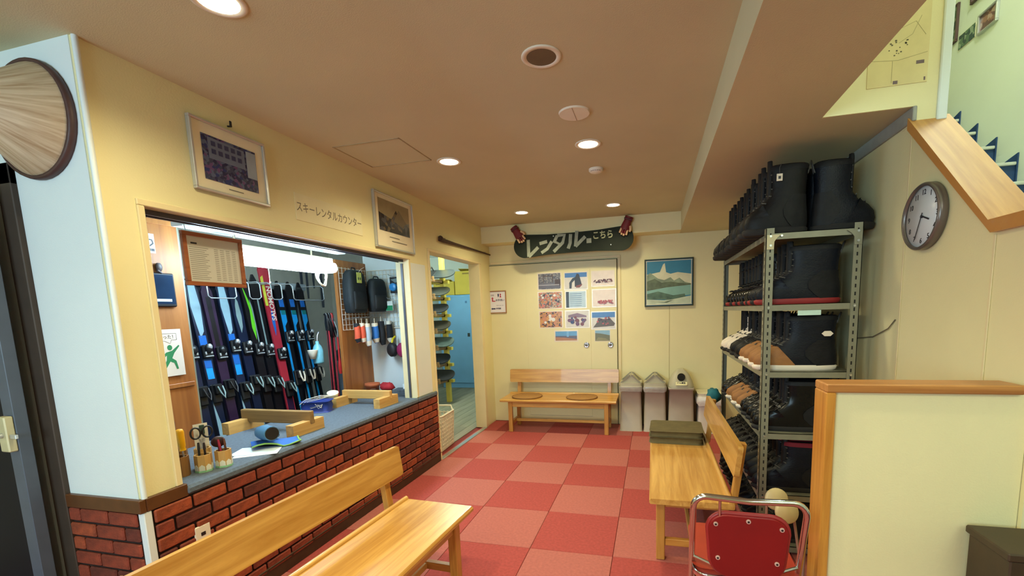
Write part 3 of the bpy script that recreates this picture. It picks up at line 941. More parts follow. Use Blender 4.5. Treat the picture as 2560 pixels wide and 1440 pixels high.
# ---------------------------------------------------------------- benches
def make_bench(label, loc, rotz):
    b = thing('bench', label, 'bench', loc, rotz, 'honey coloured wooden benches')
    Lh = .69
    # seat plank with rounded front edge, rear lip
    prof = [(-.215, .372), (-.222, .380), (-.222, .392), (-.212, .402), (.205, .402), (.212, .398), (.212, .374), (.205, .370)]
    sm = MB()
    sm.prism(prof, -Lh, Lh, 'x')
    sm.build('seat', M_wood, b)
    lip = MB().tube([(-Lh, .196, .405), (-Lh * .3, .196, .406), (Lh, .196, .405)], .014, 8)
    lip.build('seat_lip', M_wood, b)
    for sx in (-1, 1):
        MB().box(sx * .575 - .024, sx * .575 + .024, -.185, -.137, 0, .372, .004).build('leg', M_woodz, b)
        p = MB()
        p.box(sx * .575 - .022, sx * .575 + .022, .150, .198, 0, .372, .004)
        p.build('leg', M_woodz, b)
        q = MB()
        q.T = Matrix.Translation((sx * .575, .205, .36)) @ Matrix.Rotation(math.radians(-7), 4, 'X')
        q.box(-.022, .022, -.0, .034, 0, .345, .003)
        q.build('back_post', M_woodz, b)
        MB().box(sx * .575 - .016, sx * .575 + .016, -.137, .150, .085, .125, .003).build('side_stretcher', M_woody, b)
        MB().box(sx * .575 - .016, sx * .575 + .016, -.137, .150, .315, .371, .003).build('side_rail', M_woody, b)
    MB().box(-.551, .551, -.172, -.150, .305, .371, .003).build('apron', M_wood, b)
    MB().box(-.559, .559, .00, .022, .088, .122, .003).build('long_stretcher', M_wood, b)
    bk = MB()
    bk.T = Matrix.Translation((0, .205, .36)) @ Matrix.Rotation(math.radians(-7), 4, 'X')
    poly = rrect(-Lh, Lh, .185, .350, .018, 4)
    bk.prism(poly, 0, -.026, 'y')
    bk.build('backrest', M_wood, b)
    return b


make_bench('wooden bench against the wide door, with two round mats', (-.362, 1.665, 0), 0)
make_bench('wooden bench in front of the boot shelves, with the olive cushion', (.930, -.385, 0), -PI / 2)
make_bench('wooden bench in the foreground beside the brick counter', (-.4725, -2.005, 0), PI / 2 - math.radians(3.5))
M_mat2 = mat('woven_mat', rgb(158, 116, 64), .9, var=.2, scale=90, bump=.6, bscale=300)
for x, lb in ((-.765, 'round brown seat mat on the left of the back bench'), (-.09, 'round brown seat mat on the right of the back bench')):
    m_ = thing('seat_mat', lb, 'seat mat', (x, 1.645, .4032), 0, 'round mats on the back bench')
    MB().lathe([(.001, .010), (.178, .010), (.186, .006), (.186, .001), (.178, 0), (.001, 0)][::-1], 32).build('pad', M_mat2, m_)
    MB().tube([(.182 * math.cos(2 * PI * k / 32), .182 * math.sin(2 * PI * k / 32), .007) for k in range(32)], .006, 6, closed=True).build('edge_binding', mat('mat_binding', rgb(128, 90, 48), .9), m_)
t = thing('seat_cushion', 'folded olive drab cushion at the far end of the right bench', 'cushion', (.905, .105, .4035), math.radians(-3))
M_olive = mat('olive_cloth', rgb(92, 82, 50), .85, var=.15, scale=16, bump=.5, bscale=40)


def pillow(w, d, h, n=10, puff=.012):
    m_ = MB()
    rr = []
    for z, s in ((0, -.012), (h * .12, 0), (h * .5, .006), (h * .88, 0), (h, -.014)):
        rr.append([(x + math.copysign(s, x), y + math.copysign(s, y), z) for x, y in rrect(-w / 2, w / 2, -d / 2, d / 2, .035, 4)])
    m_.ring(rr)
    return m_


pillow(.375, .33, .048).build('lower_fold', M_olive, t)
pillow(.37, .325, .045).build('upper_fold', M_olive, t, loc=(0, .004, .047), rotz=.02)
MB().tube([(x, y, .048) for x, y in rrect(-.190, .190, -.169, .169, .035, 4)], .004, 6, closed=True).build('piping', mat('olive_piping', rgb(70, 62, 36), .9), t)

# ---------------------------------------------------------------- bins
M_bin = mat('grey_bin_plastic', rgb(176, 168, 150), .45, var=.05, scale=8)
M_binlid = mat('grey_bin_lid', rgb(178, 174, 150), .45, var=.05)
M_bag = mat('clear_bag', rgb(168, 164, 156), .25, var=.1, scale=20, bump=.6, bscale=30)


def bin_body(w, d, h, tap=.012):
    m_ = MB()
    rr = []
    for z, s in ((0, -tap - .006), (.008, -tap), (h * .5, -tap * .5), (h - .03, 0), (h - .03, .010), (h, .012), (h, .004), (h - .02, .0)):
        rr.append([(x + math.copysign(s, x), y + math.copysign(s, y), z) for x, y in rrect(-w / 2, w / 2, -d / 2, d / 2, .03, 3)])
    m_.ring(rr)
    return m_


def peaked_bin(x, label):
    t = thing('waste_bin', label, 'bin', (x, 1.845, 0), 0, 'grey waste bins along the back wall')
    bin_body(.232, .28, .535).build('body', M_bin, t)
    ld = MB()
    ld.ring([[(a + math.copysign(s, a), b + math.copysign(s, b), z) for a, b in rrect(-.118, .118, -.142, .142, .03, 3)] for z, s in ((.533, .008), (.565, .006), (.572, -.006))])
    ld.build('lid_rim', M_binlid, t)
    MB().prism([(-.10, .565), (.10, .565), (.022, .650), (-.022, .650)], -.12, .12, 'y').build('swing_flap', M_binlid, t)
    for s in (-1, 1):
        for d0 in (-.128, .108):
            MB().prism([(s * .126, .568), (s * .104, .568), (s * .010, .652), (s * .0, .668), (s * .022, .664)], d0, d0 + .020, 'y').build('gable_bar', mat('gable_grey', rgb(138, 134, 118), .45), t)
    bg = MB()
    rq = random.Random(int(x * 100))
    rr = []
    for z, s in ((.533, .0135), (.51, .016), (.49, .013), (.472, .010)):
        rr.append([(a + math.copysign(s + rq.uniform(-.003, .004), a), b + math.copysign(s + rq.uniform(-.003, .004), b), z + rq.uniform(-.012, .006)) for a, b in rrect(-.118, .118, -.142, .142, .03, 3)])
    bg.ring(rr, cap0=False, cap1=False)
    bg.build('bag_cuff', M_bag, t)
    MB().box(-.012, -.006, -.1345, -.130, .05, .42).build('moulded_rib', mat('bin_rib', rgb(140, 134, 128), .5), t)
    return t


peaked_bin(.478, 'grey bin with peaked swing lid next to the back bench')
peaked_bin(.752, 'grey bin with peaked swing lid in the middle of the row')
t = thing('waste_bin', 'taller grey bin with dome lid and round black hole', 'bin', (1.042, 1.845, 0), 0, 'grey waste bins along the back wall')
bin_body(.262, .29, .525).build('body', M_bin, t)
dm = MB()
rr = []
for z, w, d in ((.525, .142, .155), (.545, .140, .153), (.60, .122, .12), (.66, .095, .085), (.70, .062, .052), (.722, .030, .025)):
    rr.append([(a, b, z) for a, b in rrect(-w, w, -d, d, min(w, d) * .6, 4)])
dm.ring(rr)
dm.build('dome_lid', M_binlid, t)
hl = MB()
hl.T = Matrix.Translation((0, -.112, .640)) @ Matrix.Rotation(math.radians(62), 4, 'X')
hl.cyl((0, 0, -.02), (0, 0, .014), .042, n=24)
hl.build('round_hole', mat('hole_black', rgb(12, 12, 12), .9), t)
lb = MB().box(-.062, .062, -.002, 0, -.020, .020).build('label_card', mat('label_cream', rgb(236, 230, 180), .6), t, loc=(0, -.156, .572), rot=(math.radians(-24), 0, 0))
text('びん専用', .022, MK, lb, (0, -.0026, .005), bold=.0008)
MB().box(-.058, .030, -.1385, -.134, .40, .48, .002).build('relief_panel', mat('bin_relief', rgb(150, 144, 136), .5), t)
MB().box(-.062, -.056, -.1385, -.134, .04, .48).box(.03, .034, -.1385, -.134, .40, .48).build('moulded_rib', MATS['bin_rib'], t)
rq = random.Random(9)
for k in range(11):
    w = rq.uniform(.008, .013)
    MB().box(-.016 - w, -.016 + w, -.1392, -.136, .345 - k * .026, .363 - k * .026, .003).build('faded_magenta_mark', mat('bin_magenta', rgb(150, 84, 110), .5), t)
t = thing('waste_bin', 'low white bin with a plastic bag collar behind the right bench', 'bin', (1.352, 1.85, 0))
bin_body(.235, .27, .42).build('body', mat('white_bin', rgb(214, 210, 204), .45, var=.03), t)
MB().ring([[(a + math.copysign(s, a), b + math.copysign(s, b), z) for a, b in rrect(-.122, .122, -.14, .14, .03, 3)] for z, s in ((.418, .008), (.448, .004), (.455, -.01))]).build('lid', mat('white_lid', rgb(230, 226, 200), .4), t)
MB().box(-.03, .07, -.148, -.142, .395, .405).build('handle_slot', M_black, t)
rq = random.Random(3)
rr = []
for z, s in ((.42, .012), (.385, .024), (.345, .020), (.32, .012)):
    rr.append([(a + math.copysign(s + rq.uniform(-.005, .006), a), b + math.copysign(s + rq.uniform(-.005, .006), b), z + rq.uniform(-.01, .01)) for a, b in rrect(-.12, .12, -.138, .138, .03, 3)])
MB().ring(rr, cap0=False, cap1=False).build('bag_cuff', mat('white_bag', rgb(222, 220, 212), .3, var=.1, bump=.6, bscale=30), t)

# ---------------------------------------------------------------- low partition
M_pw = wood('amber_wood_upright', rgb(176, 112, 40), rgb(210, 150, 64), .35, 2, coat=.2)
M_pwx = wood('amber_wood', rgb(160, 100, 46), rgb(196, 138, 74), .4, 0, coat=.1)
t = thing('partition', 'low cream partition with wooden cap and end post beside the chair', 'partition', (1.55, -1.72, 0))
MB().box(-.226, .308, -.036, .040, 0, 1.126).build('panel', M_wall, t)
MB().box(-.257, .285, -.055, .055, 1.126, 1.155, .004).build('cap_board', M_pwx, t)
MB().box(-.257, -.226, -.055, .055, 0, 1.1258, .004).build('end_board', M_pw, t)
t = thing('dark_cabinet', 'dark brown box with a pale metal strip at the partition foot', 'box', (1.945, -1.866, 0))
M_dk = mat('dark_walnut', rgb(62, 48, 32), .5, var=.2, scale=10)
MB().box(-.225, .225, -.085, .085, 0, .675, .004).build('case', M_dk, t)
MB().box(-.235, .235, -.092, .088, .675, .70, .004).build('top', M_dk, t)
MB().box(-.12, .12, -.100, -.084, -.008, .008, .003).build('metal_strip', M_silver, t, rot=(0, math.radians(18), 0), loc=(-.06, 0, .63))

# ---------------------------------------------------------------- folding chair seen from behind
M_chrome = MATS['chrome']
M_redv = mat('dark_red_board', rgb(128, 8, 10), .5, var=.06, scale=6)
M_redv2 = mat('orange_red_vinyl', rgb(160, 50, 30), .45, var=.08, scale=8)
t = thing('folding_chair', 'chrome framed folding chair with riveted red back and orange red seat', 'chair', (1.062, -1.62, 0), PI + math.radians(-2))
# local: front is -y (turned to face away from the viewer)


def arc(c, r, a0, a1, n, pl):
    return [(c[0] + r * math.cos(a0 + (a1 - a0) * k / n), pl, c[1] + r * math.sin(a0 + (a1 - a0) * k / n)) for k in range(n + 1)]


hw = .185
pts = [(hw, -.13, .012), (hw, .10, .42)] + [(x, .165 + .02 * (z - .42) / .32, z) for x, _, z in arc((hw - .045, .70), .045, 0, PI / 2, 5, 0)] + [(0, .195, .742)] + [(x, .165 + .02 * (z - .42) / .32, z) for x, _, z in arc((-hw + .045, .70), .045, PI / 2, PI, 5, 0)] + [(-hw, .10, .42), (-hw, -.13, .012)]
MB().tube(pts, .0115, 12).build('back_frame', M_chrome, t)
lp = [(hw - .02, .20, .012), (hw - .02, -.10, .40), (hw - .045, -.16, .418), (0, -.17, .418), (-hw + .045, -.16, .418), (-hw + .02, -.10, .40), (-hw + .02, .20, .012)]
MB().tube(lp, .0105, 10).build('leg_frame', M_chrome, t)
MB().tube([(-hw, -.10, .06), (hw, -.10, .06)], .008, 8).tube([(-hw + .02, .17, .05), (hw - .02, .17, .05)], .008, 8).build('cross_bar', M_chrome, t)
for x, y in ((hw, -.13), (-hw, -.13), (hw - .02, .20), (-hw + .02, .20)):
    MB().cyl((x, y, 0), (x, y, .03), .015, n=10).build('rubber_foot', M_black, t)
se = MB()
rr = []
for z, s in ((.405, -.010), (.415, 0), (.438, 0), (.450, -.015)):
    rr.append([(a + math.copysign(s, a), b + math.copysign(s, b) - .02, z) for a, b in rrect(-.172, .172, -.175, .165, .05, 5)])
se.ring(rr)
se.build('seat', M_redv2, t)
MB().tube([(a, b - .02, .418) for a, b in rrect(-.176, .176, -.179, .169, .05, 5)], .006, 8, closed=True).build('seat_edging', M_chrome, t)
bk = MB()
bk.T = Matrix.Translation((0, .178, .575)) @ Matrix.Rotation(math.radians(-4), 4, 'X')
sh = rrect(-.132, .132, -.135, .108, .06, 6)
sh = [(x * (1 - .10 * max(0, -z) / .1), z) for x, z in sh]
rr = [[(x * f, d, z * f) for x, z in sh] for d, f in ((-.022, .94), (-.018, 1.0), (.004, 1.0), (.007, .985))]
bk.ring([r[::-1] for r in rr])
bo = bk.build('back_pad', M_redv, t)
tb = MB()
tb.T = bk.T
tb.tube([(x * 1.01, -.010, z * 1.01) for x, z in sh], .009, 8, closed=True)
tb.build('back_edging', mat('red_edging', rgb(152, 40, 40), .4), t)
for x, z in ((-.108, .072), (0, .092), (.108, .072), (-.098, -.062), (.098, -.062)):
    r_ = MB()
    r_.T = bk.T
    r_.cyl((x, .006, z), (x, .011, z), .0085, .0075, n=14)
    ro = r_.build('rivet', mat('rivet_white', rgb(222, 200, 190), .3, .4), bo)
    r2 = MB()
    r2.T = bk.T
    r2.cyl((x, .011, z), (x, .0118, z), .004, n=10)
    r2.build('rivet_hole', M_black, bo)
for s in (-1, 1):
    MB().tube([(s * hw, .118, .475), (s * .105, .166, .470)], .006, 8).build('pad_bracket', M_chrome, t)
MB().tube([(.095, .190, .735), (.095, .186, .675)], .005, 8).build('hanger_rod', M_chrome, t)

# ---------------------------------------------------------------- folded stools behind the chair
M_creamv = mat('cream_vinyl', rgb(222, 208, 164), .45, var=.06)


def stool(loc, rot, label):
    s_ = thing('folded_stool', label, 'stool', loc, 0, 'folded stools under the shelf end', rot=rot)
    MB().lathe([(.001, 0), (.050, 0), (.057, .006), (.057, .018), (.050, .026), (.001, .028)], 24).build('seat_pad', M_creamv, s_)
    for sx in (-1, 1):
        MB().tube([(sx * .04, .0, -.004), (sx * .05, -.16, -.016), (sx * .06, -.40, -.02)], .007, 8).build('leg', mat('pinkish_metal', rgb(176, 140, 128), .35, .5), s_)
    MB().tube([(-.06, -.40, -.02), (.06, -.40, -.02)], .007, 8).build('foot_bar', MATS['pinkish_metal'], s_)


stool((1.345, -1.02, .425), (math.radians(78), 0, math.radians(10)), 'rearmost cream folded stool leaning by the shelf post')
stool((1.372, -1.10, .395), (math.radians(74), 0, math.radians(14)), 'front cream folded stool of the pair behind the red chair')
stool((1.482, -1.20, .405), (math.radians(80), 0, math.radians(-8)), 'cream folded stool half hidden by the partition post')
# ---------------------------------------------------------------- steel shelf unit with rental boots
SX0, SX1, SY0, SY1 = 1.31, 1.76, -.81, .62
M_steel = mat('grey_green_steel', rgb(136, 136, 118), .45, .35, var=.08, scale=14)
M_slot = mat('slot_dark', rgb(28, 28, 26), .8)
LEV = [.055, .36, .715, 1.062, 1.425, 1.80]
shelf = thing('steel_shelf', 'tall grey slotted steel shelf unit packed with rental boots', 'shelf unit', ((SX0 + SX1) / 2, (SY0 + SY1) / 2, 0))
cx, cy = (SX0 + SX1) / 2, (SY0 + SY1) / 2
w2, d2_ = (SX1 - SX0) / 2, (SY1 - SY0) / 2
for sx in (-1, 1):
    for sy in (-1, 1):
        x, y = sx * w2, sy * d2_
        p = MB()
        p.box(min(x, x - sx * .040), max(x, x - sx * .040), min(y, y - sy * .003), max(y, y - sy * .003), 0, 1.825)
        p.box(min(x, x - sx * .003), max(x, x - sx * .003), min(y, y - sy * .040), max(y, y - sy * .040), 0, 1.825)
        po = p.build('post', M_steel, shelf)
        s_ = MB()
        for k in range(44):
            z = .06 + k * .04
            xm, ym = x - sx * .022, y - sy * .022
            s_.box(xm - .0035, xm + .0035, y - .0008 if sy < 0 else y - .002, y + .002 if sy < 0 else y + .0008, z, z + .018)
            s_.box(x - .0008 if sx < 0 else x - .002, x + .002 if sx < 0 else x + .0008, ym - .0035, ym + .0035, z, z + .018)
        so = s_.build('slot_row', M_slot, po)
        so['kind'] = 'stuff'
for k, z in enumerate(LEV):
    b = MB()
    e = .0035
    b.box(-w2 + e, w2 - e, -d2_ + e, d2_ - e, z - .003, z)
    for a in ((-w2 + e, w2 - e, -d2_ + e, -d2_ + e + .003), (-w2 + e, w2 - e, d2_ - e - .003, d2_ - e), (-w2 + e, -w2 + e + .003, -d2_ + e, d2_ - e), (w2 - e - .003, w2 - e, -d2_ + e, d2_ - e)):
        b.box(*a, z - .034, z)
    bo = b.build('shelf_board', M_steel, shelf)
    for x, y in ((-w2 + .022, -d2_), (w2 - .022, -d2_), (-w2 + .075, -d2_)) if k in (0, 5) else ((-w2 + .022, -d2_), (w2 - .022, -d2_)):
        MB().cyl((x, y, z - .017), (x, y - .005, z - .017), .0075, .006, n=10).build('bolt', M_alu, bo)
for sx in (-1, 1):
    g = MB()
    x0 = sx * (w2 - .004)
    g.prism([(x0, 1.79), (x0 - sx * .070, 1.79), (x0 - sx * .050, 1.775), (x0 - sx * .036, 1.755), (x0 - sx * .034, 1.715), (x0, 1.715)], -d2_ - .001, -d2_ - .004, 'y')
    g.build('corner_plate', mat('pale_plate', rgb(196, 186, 150), .4, .2) if sx < 0 else M_steel, shelf)
    MB().cyl((x0 - sx * .018, -d2_ - .004, 1.735), (x0 - sx * .018, -d2_ - .008, 1.735), .006, n=10).build('plate_bolt', M_alu, shelf)


def ringpts(z, xa, xb, hw, n=16, f=1.0, e=2.5):
    c, a = (xa + xb) / 2, (xb - xa) / 2 * f
    out = []
    for k in range(n):
        t_ = 2 * PI * k / n
        ct, st = math.cos(t_), math.sin(t_)
        out.append((c + a * math.copysign(abs(ct) ** (2 / e), ct), hw * f * math.copysign(abs(st) ** (2 / e), st), z))
    return out


SOFT = [(.026, -.158, .125, .046), (.05, -.165, .128, .049), (.085, -.158, .127, .048), (.115, -.132, .125, .046), (.145, -.088, .122, .045), (.185, -.055, .120, .046), (.24, -.047, .122, .049), (.29, -.052, .126, .052), (.318, -.055, .127, .052)]
HARD = [(.026, -.150, .125, .044), (.05, -.155, .128, .048), (.09, -.150, .127, .049), (.115, -.118, .126, .047), (.15, -.072, .124, .045), (.20, -.058, .120, .046), (.25, -.064, .114, .048), (.29, -.074, .108, .050), (.318, -.082, .100, .050)]
M_bt = [mat('boot_black', rgb(15, 15, 17), .5, var=.25, scale=18, bump=.3, bscale=60), mat('boot_charcoal', rgb(24, 25, 28), .55, var=.25, scale=18, bump=.3, bscale=60), mat('boot_navy', rgb(13, 18, 28), .45, var=.25, scale=18, bump=.3), mat('boot_gloss', rgb(17, 18, 19), .22, var=.2, scale=10)]
for m_ in M_bt + [MATS['dark_green_topsheet'], MATS['midnight_door']]:
    m_.node_tree.nodes['Principled BSDF'].inputs['Specular IOR Level'].default_value = .22
M_tan = mat('boot_tan', rgb(148, 100, 52), .65, var=.15, scale=20, bump=.2)
M_bwhite = mat('boot_white', rgb(226, 214, 196), .55, var=.05)
M_sole = mat('boot_sole_dark', rgb(26, 24, 24), .8)
M_redsole = mat('boot_sole_red', rgb(140, 30, 30), .6)
M_cuffred = mat('cuff_crimson', rgb(116, 16, 34), .8, var=.2)
M_lace = mat('lace_grey', rgb(78, 78, 76), .7)
M_buckle = mat('buckle_silver', rgb(190, 196, 198), .25, .8)


def boot_proto(hard):
    SEC = HARD if hard else SOFT
    r = bpy.data.objects.new('ski_boot' if hard else 'snowboard_boot', None)
    COL.objects.link(r)
    r.empty_display_size = .05
    r['category'] = 'boot'
    m_ = MB()
    m_.ring([ringpts(*s) for s in SEC], cap1=False)
    m_.ring([ringpts(SEC[-1][0], *SEC[-1][1:]), ringpts(SEC[-1][0] - .002, *SEC[-1][1:], f=.86), ringpts(SEC[-1][0] - .12, *SEC[-3][1:], f=.75)], cap0=False)
    m_.build('upper', M_bt[0], r)
    s0 = SEC[1]
    MB().ring([ringpts(0, *s0[1:], f=.97), ringpts(.006, *s0[1:], f=1.03), ringpts(.026, *s0[1:], f=1.05), ringpts(.032, *s0[1:], f=1.0)]).build('sole', M_sole, r)
    # toe cap: the front of the lower sections, a little proud
    tc, fs = [], []
    secs = SEC[0:5]
    n = 9
    for s in secs:
        z, xa, xb, hw = s
        for k in range(n):
            t_ = PI / 2 + PI * k / (n - 1)
            ct, st = math.cos(t_), math.sin(t_)
            lim = -.02 - (z - .03) * .55
            px = (xa + xb) / 2 + (xb - xa) / 2 * 1.03 * math.copysign(abs(ct) ** .8, ct)
            py = hw * 1.06 * math.copysign(abs(st) ** .8, st)
            tc.append((min(px, lim) if px > lim else px, py, z + .002))
    for i in range(len(secs) - 1):
        for k in range(n - 1):
            fs.append((i * n + k, (i + 1) * n + k, (i + 1) * n + k + 1, i * n + k + 1))
    MB().add(tc, fs, True).build('toe_cap', M_bt[0], r)
    top = SEC[-1]
    hc, hf = [], []
    n = 9
    hs = SEC[0:6]
    for s in hs:
        z, xa, xb, hw = s
        for k in range(n):
            t_ = -PI / 2 + PI * k / (n - 1)
            ct, st = math.cos(t_), math.sin(t_)
            lim = .055 - .045 * math.sin((z - .026) / .16 * PI)
            px = (xa + xb) / 2 + (xb - xa) / 2 * 1.03 * abs(ct) ** .8
            hc.append((max(px, lim), hw * 1.07 * math.copysign(abs(st) ** .8, st), z + .002))
    for i in range(len(hs) - 1):
        for k in range(n - 1):
            hf.append((i * n + k, i * n + k + 1, (i + 1) * n + k + 1, (i + 1) * n + k))
    MB().add(hc, hf, True).build('heel_counter', M_bt[1], r)
    tg = MB()
    tg.ring([[(top[1] + .012 + dx, sy_ * .030 * f, z) for dx, sy_ in ((0, -1), (-.012, -.6), (-.016, 0), (-.012, .6), (0, 1), (.008, 0))] for z, f in ((top[0] - .14, .8), (top[0] - .02, 1.0), (top[0] + .03, 1.0), (top[0] + .046, .55))])
    tg.build('tongue', M_bt[1], r)
    cf = MB()
    cf.ring([ringpts(top[0] - .012, *top[1:], f=1.03), ringpts(top[0] + .012, *top[1:], f=1.02), ringpts(top[0] + .018, *top[1:], f=.93), ringpts(top[0], *top[1:], f=.86)], cap0=False, cap1=False)
    cf.build('cuff', M_bt[1], r)
    if hard:
        for (z, xf, xb_) in ((.115, -.125, .0), (.155, -.078, .03), (.225, -.066, .06), (.275, -.074, .06)):
            bd = MB()
            bd.tube([(xb_, -.049, z - .010), (xf + .03, -.051, z), (xf - .004, -.025, z + .012), (xf - .006, .02, z + .012)], .0065, 6)
            bo = bd.build('strap', M_bt[1], r)
            MB().box(xf + .028, xf + .072, -.062, -.052, z - .010, z + .010, .003).build('buckle', M_buckle, bo)
    else:
        for k in range(6):
            f = k / 5
            z = .125 + f * .17
            x = [b_[1] + (c_[1] - b_[1]) * (z - b_[0]) / (c_[0] - b_[0]) for b_, c_ in zip(SEC, SEC[1:]) if b_[0] <= z <= c_[0]][0]
            MB().tube([(x + .010, -.030, z - .004), (x - .003, 0, z + .004), (x + .010, .030, z + .010)], .0035, 5).build('lace', M_lace, r)
        MB().tube([(top[2] - .004, -.01, top[0] - .03), (top[2] + .012, 0, top[0] + .03), (top[2] - .004, .01, top[0] - .03)], .004, 5).build('pull_loop', M_lace, r)
    return r


PS, PH_ = boot_proto(False), boot_proto(True)
first = {0: True, 1: True}


def boot(hard, loc, rot, scale, label, group, mats):
    pr = PH_ if hard else PS
    if first[int(hard)]:
        first[int(hard)] = False
        pr.location, pr.rotation_euler, pr.scale = loc, rot, scale
        tag(pr, label, 'boot', group)
        for c in pr.children:
            nm = c.name.split('.')[0]
            if nm in mats:
                c.material_slots[0].link = 'OBJECT'
                c.material_slots[0].material = mats[nm]
        return pr
    full = {}
    for k, v in (('upper', M_bt[0]), ('sole', M_sole), ('toe_cap', M_bt[0]), ('cuff', M_bt[1])):
        full[k] = mats.get(k, v)
    return dup(pr, loc, None, label, group, full, rot=rot, scale=scale)


LN = ['bottom', 'second', 'third', 'fourth', 'fifth', 'top']
rnd = random.Random(21)
for lv, z in enumerate(LEV):
    for i in range(12):
        y = SY0 + .092 + i * .112
        hard = False
        ms = {'upper': M_bt[rnd.choice((0, 1, 0, 2))]}
        ms['toe_cap'] = ms['upper']
        desc = 'dark snowboard boot'
        if lv == 4:
            hard = i > 2
            ms['sole'] = M_redsole if i % 2 == 0 else M_sole
            ms['upper'] = ms['toe_cap'] = M_bt[2 if i < 3 else 3]
            desc = ('glossy black buckled ski boot' if hard else 'navy snowboard boot') + (' with red sole' if i % 2 == 0 else ' with dark sole')
        if lv == 3:
            if i < 5:
                ms.update(toe_cap=M_tan, sole=M_bwhite)
                desc = 'boot with tan toe and white sole'
            elif i >= 9:
                ms.update(toe_cap=M_bwhite, upper=M_bwhite)
                desc = 'white boot with black cuff'
        if lv == 2 and i in (5, 6, 7, 8):
            ms.update(toe_cap=M_tan, sole=M_bwhite)
            desc = 'boot with tan toe and white sole'
        if lv == 2 and i not in (5, 6, 7, 8):
            ms.update(upper=M_bt[3], toe_cap=M_bt[3])
        if lv == 1:
            if i < 2:
                ms['cuff'] = M_cuffred
                desc = 'black boot with crimson cuff'
        if lv == 5:
            desc = 'black snowboard boot'
            ms = {'upper': M_bt[rnd.choice((0, 1))]}
            ms['toe_cap'] = ms['upper']
        sc = (1.06, .92, 1.06) if lv == 5 else (1.40, .90, (.74, .87, .85, .89, .92)[lv])
        x = 1.388 if lv == 5 else 1.528
        if lv == 0:
            sc = (1.36, .9, .74)
        bo_ = boot(hard, (x + rnd.uniform(-.012, .012), y, z + .0005), (0, 0, rnd.uniform(-.02, .02)), sc,
             '%s, %s from near end, %s shelf%s' % (desc, ordinal(i), LN[lv], '' if lv in (0, 5) else ' up'), 'boots on the %s shelf%s' % (LN[lv], '' if lv in (0, 5) else ' up'), ms)
        if lv == 3 and i == 0:
            MB().prism([(.085 + .020 * math.cos(k * PI / 3), .225 + .018 * math.sin(k * PI / 3)) for k in range(6)], -.050, -.056, 'y').build('badge', M_bwhite, bo_)
# a second row on the top shelf, toes turned to the clock wall
for i in range(3):
    boot(False, (1.680, SY0 + .102 + i * .122, LEV[5] + .0005), (0, 0, PI + rnd.uniform(-.04, .04)), (1.0, .98, 1.06),
         'dark blue boot with toe towards the clock wall, %s from the near end on top' % ordinal(i), 'boots on top turned to the wall', {'upper': M_bt[2], 'toe_cap': M_bt[2]})
t = thing('price_tag', 'tiny white tag hanging on a black boot on top of the shelf', 'tag', (1.372, SY0 + .028, 2.085), 0)
MB().box(-.014, .014, -.003, 0, -.018, .018).build('card', M_bwhite, t)
MB().box(-.006, .006, -.004, -.003, -.008, .006).build('printed_mark', MK, t)
MB().tube([(0, -.001, .018), (0, .004, .05), (.01, .012, .07)], .0015, 5).build('string', M_lace, t)
t = thing('paper_strip', 'pale paper strip stuck under the second highest shelf board', 'paper', (1.53, SY0 - .001, 1.378), 0)
MB().box(-.055, .055, -.002, .001, -.014, .012).build('strip', mat('pale_cyan_paper', rgb(196, 226, 214), .6), t)
t = thing('blue_cloth', 'crumpled teal cloth tucked beside the far shelf post', 'cloth', (1.243, .60, .66), 0)
rq = random.Random(5)
rr = []
for z, f in ((-.06, .5), (-.04, .9), (0, 1), (.03, .85), (.05, .5)):
    rr.append([(.06 * f * math.cos(2 * PI * k / 12) + rq.uniform(-.01, .01), .09 * f * math.sin(2 * PI * k / 12) + rq.uniform(-.01, .01), z + rq.uniform(-.008, .008)) for k in range(12)])
MB().ring(rr).build('folds', mat('teal_cloth', rgb(24, 104, 116), .8, var=.2, bump=.4), t)
# ---------------------------------------------------------------- room behind the counter
M_ply = wood('brown_plywood', rgb(134, 78, 32), rgb(172, 110, 52), .5, 2, .7)
struct('floor_counter_room', MB().box(-3.2, -1.3, -2.02, 1.35, -.12, -.011), mat('grey_vinyl', rgb(90, 90, 88), .7), 'grey floor behind the counter', 'floor')
struct('ceiling_counter_room', MB().box(-3.2, XL - TH, -2.02, 1.35, 2.33, 2.43), M_white, 'white ceiling of the room behind the counter', 'ceiling')
struct('wall_ski_room', MB().box(-3.2, -3.1, -2.02, 1.35, 0, 2.4).box(-3.2, -1.95, 1.25, 1.35, 0, 2.4), mat('tool_wall', rgb(214, 210, 196), .7, var=.05), 'pale wall behind the skis with hanging tools', 'wall')
wall_nook = struct('wall_nook', MB().box(-1.95, XL - TH, .31, .40, 0, 2.4).box(-2.0, -1.93, .40, 1.25, 0, 2.4), M_white, 'white wall with the wire grid at the end of the counter', 'wall')
struct('trim_13', MB().box(-1.955, -1.925, -.10, .31, .0, 1.93, .003), M_ply, 'brown plywood panel behind the wire grid', 'trim')
pn = MB().box(-1.935, -1.905, -1.97, -1.405, 0, 2.06, .003)
pn.box(-1.95, -1.895, -1.97, -1.41, 1.965, 2.06, .002)
wall_ply = struct('trim_14', pn, M_ply, 'brown plywood panel at the near end of the counter room', 'trim')
MB().box(-1.905, -1.897, -1.97, -1.42, 1.06, 1.085, .002).build('rail', M_ply, wall_ply)
MB().box(-1.905, -1.900, -1.62, -1.56, .71, 1.055, .002).build('stile', M_ply, wall_ply)
struct('trim_15', MB().box(-1.952, -1.905, -1.41, -1.398, .0, 2.06, .002), mat('grey_upright', rgb(120, 124, 110), .5), 'grey upright at the edge of the plywood', 'trim')

